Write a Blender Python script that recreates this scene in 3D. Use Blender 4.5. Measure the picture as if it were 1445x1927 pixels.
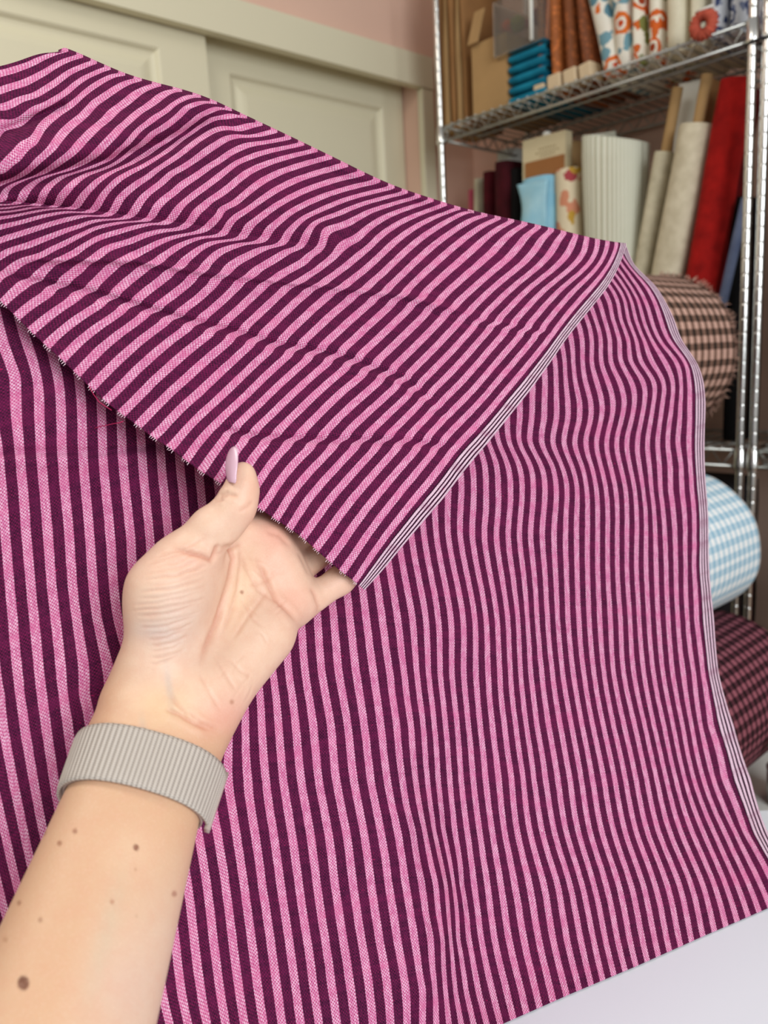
import bpy, math, random
import numpy as np
from mathutils import Vector, Matrix

random.seed(7)
rng = np.random.default_rng(7)
for o in list(bpy.data.objects):
    bpy.data.objects.remove(o, do_unlink=True)
scene = bpy.context.scene
COL = scene.collection

# ------------------------------------------------------------------ camera
F, CX, CY, CAMH = 1500.0, 722.5, 963.5, 1.16
_d = np.array([424.0, 7977.0, 1500.0]); _d /= np.linalg.norm(_d)      # straight down, seen by the camera
_Zw = -_d
_Yw = np.array([0, 0, 1.0]) - _Zw[2] * _Zw; _Yw /= np.linalg.norm(_Yw)
_Xw = np.cross(_Yw, _Zw)
RW = np.array([_Xw, _Yw, _Zw])
CAM = np.array([0, 0, CAMH])
cam_data = bpy.data.cameras.new('camera')
cam = bpy.data.objects.new('camera', cam_data)
COL.objects.link(cam)
cam_data.sensor_fit = 'VERTICAL'
cam_data.sensor_height = 36.0
cam_data.lens = 36.0 * F / 1927.0
cam_data.clip_start = 0.01
cam_data.dof.use_dof = True
cam_data.dof.focus_distance = 0.47
cam_data.dof.aperture_fstop = 8.5
M = np.eye(4)
M[:3, 0] = RW @ np.array([1, 0, 0]); M[:3, 1] = RW @ np.array([0, -1, 0]); M[:3, 2] = RW @ np.array([0, 0, -1]); M[:3, 3] = CAM
cam.matrix_world = Matrix(M.tolist())
scene.camera = cam

# ------------------------------------------------------------------ light
world = bpy.data.worlds.new('world'); scene.world = world; world.use_nodes = True
bg = world.node_tree.nodes['Background']
bg.inputs[0].default_value = (1.0, 0.97, 0.93, 1); bg.inputs[1].default_value = 0.38
def area(name, loc, target, size, size_y, power, col):
    ld = bpy.data.lights.new(name, 'AREA'); ld.shape = 'RECTANGLE'; ld.size = size; ld.size_y = size_y
    ld.energy = power; ld.color = col
    o = bpy.data.objects.new(name, ld); COL.objects.link(o); o.location = loc
    o.rotation_euler = (Vector(target) - Vector(loc)).to_track_quat('-Z', 'Y').to_euler()
    return o
area('assumed_window_light', (1.15, -1.5, 1.95), (0.0, 0.6, 1.0), 1.4, 1.5, 56, (0.93, 0.97, 1.0))  # light added for an assumed, unseen window right of and behind the camera
area('warm_fill', (-0.7, 0.3, 2.38), (-0.5, 0.9, 1.0), 0.6, 0.6, 9, (1.0, 0.93, 0.82))  # added warm fill from overhead; no lamp is known there
scene.view_settings.view_transform = 'Standard'
scene.view_settings.look = 'None'
scene.view_settings.exposure = 0.0
scene.view_settings.gamma = 1.0
scene.view_settings.use_curve_mapping = False

# ------------------------------------------------------------------ geometry helpers
def ray(px, py):
    return RW @ np.array([(px - CX) / F, (py - CY) / F, 1.0])
def at(px, py, z):                       # pixel + distance along the optical axis -> world point
    return CAM + ray(px, py) * z
def at_arr(px, py, z):
    px = np.asarray(px, float); py = np.asarray(py, float); z = np.asarray(z, float)
    v = np.stack([(px - CX) / F * z, (py - CY) / F * z, z], -1)
    return v @ RW.T + CAM
def on_plane(px, py, p0, n):
    r = ray(px, py)
    return CAM + r * (((np.asarray(p0) - CAM) @ n) / (r @ n))
def to_px(P):
    v = (np.asarray(P, float) - CAM) @ RW
    return CX + F * v[..., 0] / v[..., 2], CY + F * v[..., 1] / v[..., 2], v[..., 2]

def srgb(r, g, b):
    f = lambda c: (c / 255 / 12.92) if c / 255 <= 0.04045 else ((c / 255 + 0.055) / 1.055) ** 2.4
    return (f(r), f(g), f(b), 1.0)

class MB:
    """collects vertices and faces, links them as one mesh object"""
    def __init__(s): s.v = []; s.f = []; s.uv = {}; s.m = []
    def add(s, vs, fs, mi=0):
        k = len(s.v); s.v.extend([tuple(map(float, v)) for v in vs]); s.f.extend([tuple(i + k for i in f) for f in fs]); s.m.extend([mi] * len(fs))
        return k
    def box(s, c, ax, hs, mi=0):
        c = np.asarray(c, float); A = [np.asarray(a, float) for a in ax]
        vs = [c + A[0] * hs[0] * i + A[1] * hs[1] * j + A[2] * hs[2] * k for i in (-1, 1) for j in (-1, 1) for k in (-1, 1)]
        fs = [(0, 1, 3, 2), (4, 6, 7, 5), (0, 4, 5, 1), (2, 3, 7, 6), (0, 2, 6, 4), (1, 5, 7, 3)]
        s.add(vs, fs, mi)
    def tube(s, pts, r, n=8, cap=True, mi=0):
        pts = np.asarray(pts, float); N = len(pts)
        rr = np.full(N, r) if np.isscalar(r) else np.asarray(r, float)
        t = np.gradient(pts, axis=0); t /= np.linalg.norm(t, axis=1)[:, None] + 1e-12
        up = np.array([0, 0, 1.0]) if abs(t[0][2]) < 0.9 else np.array([1.0, 0, 0])
        vs = []; prev = None
        for i in range(N):
            a = up - (up @ t[i]) * t[i] if prev is None else prev - (prev @ t[i]) * t[i]
            a /= np.linalg.norm(a) + 1e-12; prev = a; b = np.cross(t[i], a)
            for j in range(n):
                q = 2 * math.pi * j / n
                vs.append(pts[i] + rr[i] * (math.cos(q) * a + math.sin(q) * b))
        fs = [(i * n + j, i * n + (j + 1) % n, (i + 1) * n + (j + 1) % n, (i + 1) * n + j) for i in range(N - 1) for j in range(n)]
        if cap: fs += [tuple(range(n - 1, -1, -1)), tuple((N - 1) * n + j for j in range(n))]
        s.add(vs, fs, mi)
    def build(s, name, mats, parent=None, smooth=True):
        me = bpy.data.meshes.new(name)
        me.from_pydata(s.v, [], s.f)
        for m in (mats if isinstance(mats, (list, tuple)) else [mats]): me.materials.append(m)
        if max(s.m, default=0): me.polygons.foreach_set('material_index', s.m)
        if smooth: me.polygons.foreach_set('use_smooth', [True] * len(me.polygons))
        me.update()
        o = bpy.data.objects.new(name, me); COL.objects.link(o)
        if parent is not None: o.parent = parent
        return o

def grid_mesh(name, P, mats, parent=None, uv=None, closed_u=False, closed_v=False):
    """P: (nu, nv, 3) array -> quad grid; uv: (nu, nv, 2)"""
    nu, nv = P.shape[:2]
    iu = np.arange(nu if closed_u else nu - 1); iv = np.arange(nv if closed_v else nv - 1)
    I, J = np.meshgrid(iu, iv, indexing='ij')
    a = I * nv + J; b = ((I + 1) % nu) * nv + J; c = ((I + 1) % nu) * nv + (J + 1) % nv; d_ = I * nv + (J + 1) % nv
    fs = np.stack([a, b, c, d_], -1).reshape(-1, 4)
    return quads_mesh(name, P.reshape(-1, 3), fs, mats, parent, None if uv is None else uv.reshape(-1, 2))

def quads_mesh(name, V, fs, mats, parent=None, uv=None, col=None):
    me = bpy.data.meshes.new(name)
    V = np.asarray(V, np.float32); fs = np.asarray(fs, np.int32)
    me.vertices.add(len(V)); me.vertices.foreach_set('co', V.ravel())
    me.loops.add(fs.size); me.loops.foreach_set('vertex_index', fs.ravel())
    me.polygons.add(len(fs)); me.polygons.foreach_set('loop_start', np.arange(0, fs.size, fs.shape[1], dtype=np.int32))
    me.polygons.foreach_set('loop_total', np.full(len(fs), fs.shape[1], np.int32))
    me.polygons.foreach_set('use_smooth', np.ones(len(fs), bool))
    for m in (mats if isinstance(mats, (list, tuple)) else [mats]): me.materials.append(m)
    if uv is not None:
        l = me.uv_layers.new(name='uv'); l.data.foreach_set('uv', np.asarray(uv, np.float32)[fs.ravel()].ravel())
    if col is not None:
        ca = me.color_attributes.new('tint', 'FLOAT_COLOR', 'POINT')
        ca.data.foreach_set('color', np.concatenate([col, np.ones((len(col), 1))], 1).astype(np.float32).ravel())
    me.update(); me.validate()
    o = bpy.data.objects.new(name, me); COL.objects.link(o)
    if parent is not None: o.parent = parent
    return o

def empty(name, loc=(0, 0, 0)):
    o = bpy.data.objects.new(name, None); COL.objects.link(o); o.location = tuple(map(float, loc)); o.empty_display_size = 0.05
    bpy.context.view_layer.update()
    return o
def reparent(child, parent):
    child.parent = parent; child.matrix_parent_inverse = Matrix.Translation(-Vector(parent.location))
def tag(o, label=None, cat=None, group=None, kind=None):
    if label: o['label'] = label
    if cat: o['category'] = cat
    if group: o['group'] = group
    if kind: o['kind'] = kind
    return o
def thing(name, loc, label, cat, group=None):
    return tag(empty(name, loc), label, cat, group)
def part(mb, name, mat_, root, smooth=True):
    o = mb.build(name, mat_, None, smooth); reparent(o, root) if root.type == 'EMPTY' else setattr(o, 'parent', root)
    return o

# ------------------------------------------------------------------ materials
class NT:
    def __init__(s, name):
        s.m = bpy.data.materials.new(name); s.m.use_nodes = True
        s.t = s.m.node_tree; s.b = s.t.nodes['Principled BSDF']; s.N = s.t.nodes; s.L = s.t.links
    def node(s, ty, **kw):
        n = s.N.new(ty)
        for k, v in kw.items(): setattr(n, k, v)
        return n
    def put(s, sock, v):
        if hasattr(v, 'links') or isinstance(v, bpy.types.NodeSocket): s.L.new(v, sock)
        else: sock.default_value = v
    def math(s, op, a, b=0.0, c=None, clamp=False):
        n = s.node('ShaderNodeMath', operation=op, use_clamp=clamp); s.put(n.inputs[0], a); s.put(n.inputs[1], b)
        if c is not None: s.put(n.inputs[2], c)
        return n.outputs[0]
    def mix(s, f, a, b, blend='MIX'):
        n = s.node('ShaderNodeMix', data_type='RGBA', blend_type=blend); s.put(n.inputs[0], f); s.put(n.inputs[6], a); s.put(n.inputs[7], b)
        return n.outputs[2]
    def noise(s, vec=None, scale=5.0, detail=2.0, rough=0.5):
        n = s.node('ShaderNodeTexNoise'); n.inputs['Scale'].default_value = scale; n.inputs['Detail'].default_value = detail; n.inputs['Roughness'].default_value = rough
        if vec is not None: s.L.new(vec, n.inputs['Vector'])
        return n.outputs['Fac']
    def ramp(s, f, stops, interp='LINEAR'):
        n = s.node('ShaderNodeValToRGB'); n.color_ramp.interpolation = interp; e = n.color_ramp.elements
        while len(e) > 1: e.remove(e[-1])
        e[0].position, e[0].color = stops[0]
        for p, c in stops[1:]:
            q = e.new(p); q.color = c
        s.put(n.inputs[0], f); return n.outputs[0]
    def step(s, x, lo, hi):
        n = s.node('ShaderNodeMapRange', interpolation_type='SMOOTHSTEP'); s.put(n.inputs[0], x); n.inputs[1].default_value = lo; n.inputs[2].default_value = hi
        return n.outputs[0]
    def bump(s, h, strength=0.3, dist=0.001, normal=None):
        n = s.node('ShaderNodeBump'); n.inputs['Strength'].default_value = strength; n.inputs['Distance'].default_value = dist; s.put(n.inputs['Height'], h)
        if normal is not None: s.L.new(normal, n.inputs['Normal'])
        return n.outputs[0]
    def coord(s, which='Object'):
        return s.node('ShaderNodeTexCoord').outputs[which]
    def sep(s, v):
        n = s.node('ShaderNodeSeparateXYZ'); s.L.new(v, n.inputs[0]); return n.outputs
    def comb(s, x, y, z=0.0):
        n = s.node('ShaderNodeCombineXYZ'); s.put(n.inputs[0], x); s.put(n.inputs[1], y); s.put(n.inputs[2], z); return n.outputs[0]
    def scaled(s, v, sc):
        n = s.node('ShaderNodeMapping'); s.L.new(v, n.inputs[0]); n.inputs['Scale'].default_value = sc; return n.outputs[0]
    def out(s, col, rough=0.6, metal=0.0, normal=None, spec=0.4):
        s.put(s.b.inputs['Base Color'], col); s.put(s.b.inputs['Roughness'], rough); s.put(s.b.inputs['Metallic'], metal)
        s.b.inputs['Specular IOR Level'].default_value = spec
        if normal is not None: s.L.new(normal, s.b.inputs['Normal'])
        return s.m

def plain(name, rgb, rough=0.6, metal=0.0, var=0.06, scale=12.0, bump=0.0, bscale=200.0, spec=0.4):
    t = NT(name); c = srgb(*rgb); co = t.coord()
    n = t.noise(co, scale, 3)
    lo = tuple(x * (1 - var) for x in c[:3]) + (1,); hi = tuple(min(1, x * (1 + var)) for x in c[:3]) + (1,)
    col = t.ramp(n, [(0.3, lo), (0.7, hi)])
    nm = t.bump(t.noise(co, bscale, 2), bump, 0.002) if bump else None
    return t.out(col, rough, metal, nm, spec)

def cloth_mat(name, rgb, rgb2=None, scale=30.0, weave=900.0, stretch=(1, 1, 1), bump=0.25, rough=0.85):
    """plain woven cloth with uneven dye"""
    t = NT(name); co = t.coord(); c = srgb(*rgb); c2 = srgb(*(rgb2 or [x * 0.86 for x in rgb]))
    n = t.noise(t.scaled(co, stretch), scale, 3)
    col = t.ramp(n, [(0.3, c2), (0.7, c)])
    h = t.noise(co, weave, 1)
    return t.out(col, rough, 0, t.bump(h, bump, 0.001), 0.2)

def gingham(name, light, mid, dark, fu, fv, rough=0.9):
    t = NT(name); uvn = t.sep(t.coord('UV'))
    def st(x, f):
        w = t.math('PINGPONG', t.math('MULTIPLY', x, f), 0.5)
        return t.step(w, 0.21, 0.29)
    a = st(uvn[0], fu); b = st(uvn[1], fv)
    s = t.math('ADD', a, b); s = t.math('MULTIPLY', s, 0.5)
    s = t.math('ADD', s, t.math('MULTIPLY', t.math('SUBTRACT', t.noise(t.coord(), 90, 2), 0.5), 0.25))
    col = t.ramp(s, [(0.05, srgb(*light)), (0.5, srgb(*mid)), (0.95, srgb(*dark))])
    return t.out(col, rough, 0, t.bump(t.noise(t.coord(), 400, 2), 0.4, 0.002), 0.15)

def floral(name, base, blooms, leaves, scale, leafscale=None):
    """printed cotton: scattered blooms with a pale eye, and leaf sprigs"""
    t = NT(name); co = t.coord()
    def vor(sc, rnd=0.9, off=0.0):
        n = t.node('ShaderNodeTexVoronoi'); n.inputs['Scale'].default_value = sc; n.inputs['Randomness'].default_value = rnd
        mp = t.node('ShaderNodeMapping'); t.L.new(co, mp.inputs[0]); mp.inputs['Location'].default_value = (off, off * 1.7, off * .6); t.L.new(mp.outputs[0], n.inputs['Vector'])
        return n
    col = srgb(*base)
    w = t.noise(co, scale * 3, 2)
    lf = vor((leafscale or scale * 1.6), 1.0, 3.3)
    ld = t.math('ADD', lf.outputs['Distance'], t.math('MULTIPLY', t.math('SUBTRACT', w, 0.5), 0.9))
    lcol = t.mix(t.step(t.sep(lf.outputs['Color'])[0], 0.5, 0.52), srgb(*leaves[0]), srgb(*leaves[-1]))
    col = t.mix(t.math('SUBTRACT', 1.0, t.step(ld, 0.34, 0.38)), col, lcol)
    fl = vor(scale)
    fd = t.math('ADD', fl.outputs['Distance'], t.math('MULTIPLY', t.math('SUBTRACT', w, 0.5), 0.35))
    col = t.mix(t.math('SUBTRACT', 1.0, t.step(fd, 0.33, 0.37)), col, srgb(*blooms[0]))
    col = t.mix(t.math('SUBTRACT', 1.0, t.step(fd, 0.19, 0.22)), col, srgb(*base))
    col = t.mix(t.math('SUBTRACT', 1.0, t.step(fd, 0.10, 0.13)), col, srgb(*blooms[-1]))
    return t.out(col, 0.8, 0, t.bump(t.noise(co, 600, 1), 0.2, 0.001), 0.2)

MAT_CHROME = plain('chrome', (215, 215, 212), 0.22, 1.0, 0.04)
MAT_STEEL = plain('zinc_wire', (178, 178, 172), 0.35, 0.9, 0.08)
MAT_DARKPLASTIC = plain('black_plastic', (25, 25, 27), 0.5)
MAT_CREAMPAINT = plain('cream_paint', (222, 216, 188), 0.45, 0, 0.02, 2.0, 0.05, 120)
MAT_WALL = plain('pink_wall_paint', (222, 186, 166), 0.85, 0, 0.03, 3.0, 0.1, 260)
MAT_KRAFT = plain('kraft_board', (146, 104, 60), 0.8, 0, 0.10, 14, 0.15, 160)
MAT_KRAFT2 = plain('pale_kraft_board', (168, 134, 88), 0.8, 0, 0.08, 14, 0.15, 160)
MAT_TABLE = plain('white_laminate', (232, 238, 246), 0.35, 0, 0.02, 5.0)
MAT_FLOOR = plain('wood_floor', (150, 122, 96), 0.5, 0, 0.12, 6.0)
MAT_WHITE = plain('white_board', (224, 224, 216), 0.7, 0, 0.04)

# ------------------------------------------------------------------ room directions
_r = ray(-649, 790); S = np.array([_r[0], _r[1], 0]); S /= np.linalg.norm(S)      # along the shelves, leftwards and away
D = np.array([S[1], -S[0], 0.0])                                                   # into the shelves, rightwards and away
UP = np.array([0, 0, 1.0])
_r = ray(1424, 250); R0 = CAM + _r * (1.6 / math.hypot(_r[0], _r[1])); R0[2] = 0   # foot of the right front post
SHELF_L, SHELF_D = 0.735, 0.33
def sh(px, py, b):                       # point seen at a pixel, b metres behind the shelf's front plane
    return on_plane(px, py, R0 + D * b, D)
def shl(a, b, z): return R0 + S * a + D * b + UP * z
WALL_A = 0.95                            # closet wall plane, left of the shelves
WALL_B = 0.36                            # wall behind the shelves
def wl(px, py, off=0.0):                 # point on the closet wall plane, off metres proud of it
    return on_plane(px, py, R0 + S * (WALL_A - off), S)
TABLE_Z = 0.756
# ------------------------------------------------------------------ the room
def struct(o): o['kind'] = 'structure'; return o
def wbz(px, py, off=0.0):
    P = wl(px, py, off); return (P - R0) @ D, P[2]
def wpt(b, z, off): return R0 + S * (WALL_A - off) + D * b + UP * z
def wbox(mb, b0, b1, z0, z1, o0, o1):
    mb.box(wpt((b0 + b1) / 2, (z0 + z1) / 2, (o0 + o1) / 2), (D, UP, -S), ((b1 - b0) / 2, (z1 - z0) / 2, (o1 - o0) / 2))

mb = MB(); mb.box((0, 1.0, -0.02), ((1, 0, 0), (0, 1, 0), UP), (3.5, 3.5, 0.02)); struct(mb.build('floor', MAT_FLOOR, None, False))
CEIL = 2.45
hz_hi = (wbz(803, 109)[1] + wbz(400, 0)[1]) / 2
hz_lo = (wbz(782, 159)[1] + wbz(126, 0)[1]) / 2
b_meet = wbz(391, 65)[0]                     # where the front sliding door ends
b_jin = wbz(784, 170)[0]; b_jout = wbz(806, 170)[0]
b_left = b_meet - 0.72
# closet wall: pieces around the opening
mb = MB()
wbox(mb, b_jin, WALL_B + 0.05, 0, CEIL, -0.08, 0)
wbox(mb, b_left - 1.2, b_left, 0, CEIL, -0.08, 0)
wbox(mb, b_left, b_jin, hz_lo + 0.03, CEIL, -0.08, 0)
struct(mb.build('wall_left', MAT_WALL, None, False))
mb = MB(); mb.box(shl(WALL_A - 1.5, WALL_B + 0.04, CEIL / 2), (S, D, UP), (1.6, 0.04, CEIL / 2)); struct(mb.build('wall_back', MAT_WALL, None, False))
def bevelled(o, w=0.003, seg=2):
    m = o.modifiers.new('bevel', 'BEVEL'); m.width = w; m.segments = seg; m.limit_method = 'ANGLE'; return o
mb = MB(); wbox(mb, b_left - 0.06, b_jout, hz_lo - 0.004, hz_hi, 0.0, 0.022); wbox(mb, b_left, b_jin, hz_lo - 0.002, hz_lo + 0.03, -0.008, 0.0); wbox(mb, b_left, b_jin, hz_lo + 0.028, hz_lo + 0.03, -0.08, -0.008); bevelled(struct(mb.build('trim_1', MAT_CREAMPAINT, None, False)))
mb = MB(); wbox(mb, b_jin, b_jout, 0, hz_lo - 0.005, 0.0, 0.020); bevelled(struct(mb.build('trim_2', MAT_CREAMPAINT, None, False)))
mb = MB(); wbox(mb, b_left - 0.06, b_left, 0, hz_lo - 0.005, 0.0, 0.020); bevelled(struct(mb.build('trim_3', MAT_CREAMPAINT, None, False)))
# closet floor, back and reveal so the doors close something
mb = MB(); wbox(mb, b_left, b_jin, 0, hz_lo + 0.02, -0.60, -0.58); struct(mb.build('wall_closet', MAT_WALL, None, False))

def panel_loop(mb, b0, b1, z0, z1, prof):
    """moulding profile swept round a rectangle; prof = list of (inset, off)"""
    n = len(prof); vs = []
    for (ins, off) in prof:
        for (b, z) in ((b0 + ins, z0 + ins), (b1 - ins, z0 + ins), (b1 - ins, z1 - ins), (b0 + ins, z1 - ins)):
            vs.append(wpt(b, z, off))
    fs = [(i * 4 + j, i * 4 + (j + 1) % 4, (i + 1) * 4 + (j + 1) % 4, (i + 1) * 4 + j) for i in range(n - 1) for j in range(4)]
    fs.append(tuple((n - 1) * 4 + j for j in range(4)))
    mb.add(vs, fs)
def door(name, b0, b1, off, panel, label):
    root = struct(empty(name, wpt((b0 + b1) / 2, 0.01, off)))
    pb0, pb1, pz0, pz1 = panel
    mb = MB(); z1 = hz_lo + 0.02
    rects = [(b0, pb0, 0.01, z1), (pb1, b1, 0.01, z1), (pb0, pb1, pz1, z1), (pb0, pb1, 0.01, pz0), ]
    mid0, mid1 = 0.78, 0.92
    rects.append((pb0, pb1, mid0, mid1))
    for (x0, x1, y0, y1) in rects: wbox(mb, x0, x1, y0, y1, off - 0.030, off)
    o = mb.build('door_frame', MAT_CREAMPAINT, None, False); reparent(o, root)
    prof = [(0.0, 0.0), (0.003, -0.002), (0.008, -0.009), (0.014, -0.011), (0.020, -0.011), (0.034, -0.006), (0.044, -0.004), (0.048, -0.004)]
    for (y0, y1) in ((pz0, mid0), (mid1, pz1)):
        mb = MB(); panel_loop(mb, pb0, pb1, y0, y1, [(i, off + q) for i, q in prof]); o = mb.build('door_panel', MAT_CREAMPAINT, None, False); reparent(o, root)
    return root
bl1, pz1 = wbz(296, 92, -0.02)
door('door_1', b_left + 0.01, b_meet, -0.012, (b_left + 0.11, bl1, 0.14, pz1), '')
br0, pz2 = wbz(428, 138, -0.06); br1, _ = wbz(716, 204, -0.06)
door('door_2', b_meet - 0.05, b_jin - 0.004, -0.052, (br0, br1, 0.14, pz2), '')
mb = MB(); mb.box(shl(WALL_A - 0.8, WALL_B - 0.008, 0.05), (S, D, UP), (0.78, 0.008, 0.05)); struct(bevelled(mb.build('baseboard_back', MAT_CREAMPAINT, None, False)))

# ------------------------------------------------------------------ cutting table
TE = D - 0.55 * S; TE /= np.linalg.norm(TE)
root = thing('cutting_table', (0.0, 0.35, 0), 'white laminate cutting table under the striped cloth', 'table')
tx0, tx1, ty0, ty1 = -0.75, 0.55, -0.25, 0.64
mb = MB(); mb.box(((tx0 + tx1) / 2, (ty0 + ty1) / 2, TABLE_Z - 0.0125), ((1, 0, 0), (0, 1, 0), UP), ((tx1 - tx0) / 2, (ty1 - ty0) / 2, 0.0125)); o = part(mb, 'tabletop', MAT_TABLE, root, False); bevelled(o, 0.004, 3)
mb = MB()
for sx in (tx0 + .06, tx1 - .06): mb.box((sx, (ty0 + ty1) / 2, TABLE_Z - 0.07), ((1, 0, 0), (0, 1, 0), UP), (0.011, (ty1 - ty0) / 2 - 0.05, 0.045))
for sy in (ty0 + .06, ty1 - .06): mb.box(((tx0 + tx1) / 2, sy, TABLE_Z - 0.07), ((1, 0, 0), (0, 1, 0), UP), ((tx1 - tx0) / 2 - 0.05, 0.011, 0.045))
part(mb, 'apron', MAT_WHITE, root, False)
for sx in (tx0 + .06, tx1 - .06):
    for sy in (ty0 + .06, ty1 - .06):
        mb = MB(); mb.box((sx, sy, (TABLE_Z - 0.026) / 2), ((1, 0, 0), (0, 1, 0), UP), (0.025, 0.025, (TABLE_Z - 0.026) / 2)); part(mb, 'leg', MAT_WHITE, root, False)
# ------------------------------------------------------------------ the striped cloth
PITCH = 0.0104
def tps(P, V, reg=1e-3, deg=1):
    P = np.asarray(P, float); V = np.asarray(V, float); V = V[:, None] if V.ndim == 1 else V
    n = len(P)
    def ker(A, B):
        r2 = ((A[:, None, :] - B[None, :, :]) ** 2).sum(-1); return 0.5 * r2 * np.log(r2 + 1e-12)
    sc = np.abs(P).max(); Q = P / sc
    K = ker(Q, Q) + reg * np.eye(n); T = np.concatenate([np.ones((n, 1)), Q], 1)
    A = np.zeros((n + 3, n + 3)); A[:n, :n] = K; A[:n, n:] = T; A[n:, :n] = T.T
    w = np.linalg.solve(A, np.concatenate([V, np.zeros((3, V.shape[1]))]))
    def f(X):
        X = np.asarray(X, float) / sc; out = np.empty((len(X), V.shape[1]))
        for i in range(0, len(X), 20000):
            x = X[i:i + 20000]; out[i:i + 20000] = ker(x, Q) @ w[:n] + np.concatenate([np.ones((len(x), 1)), x], 1) @ w[n:]
        return out
    return f

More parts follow.
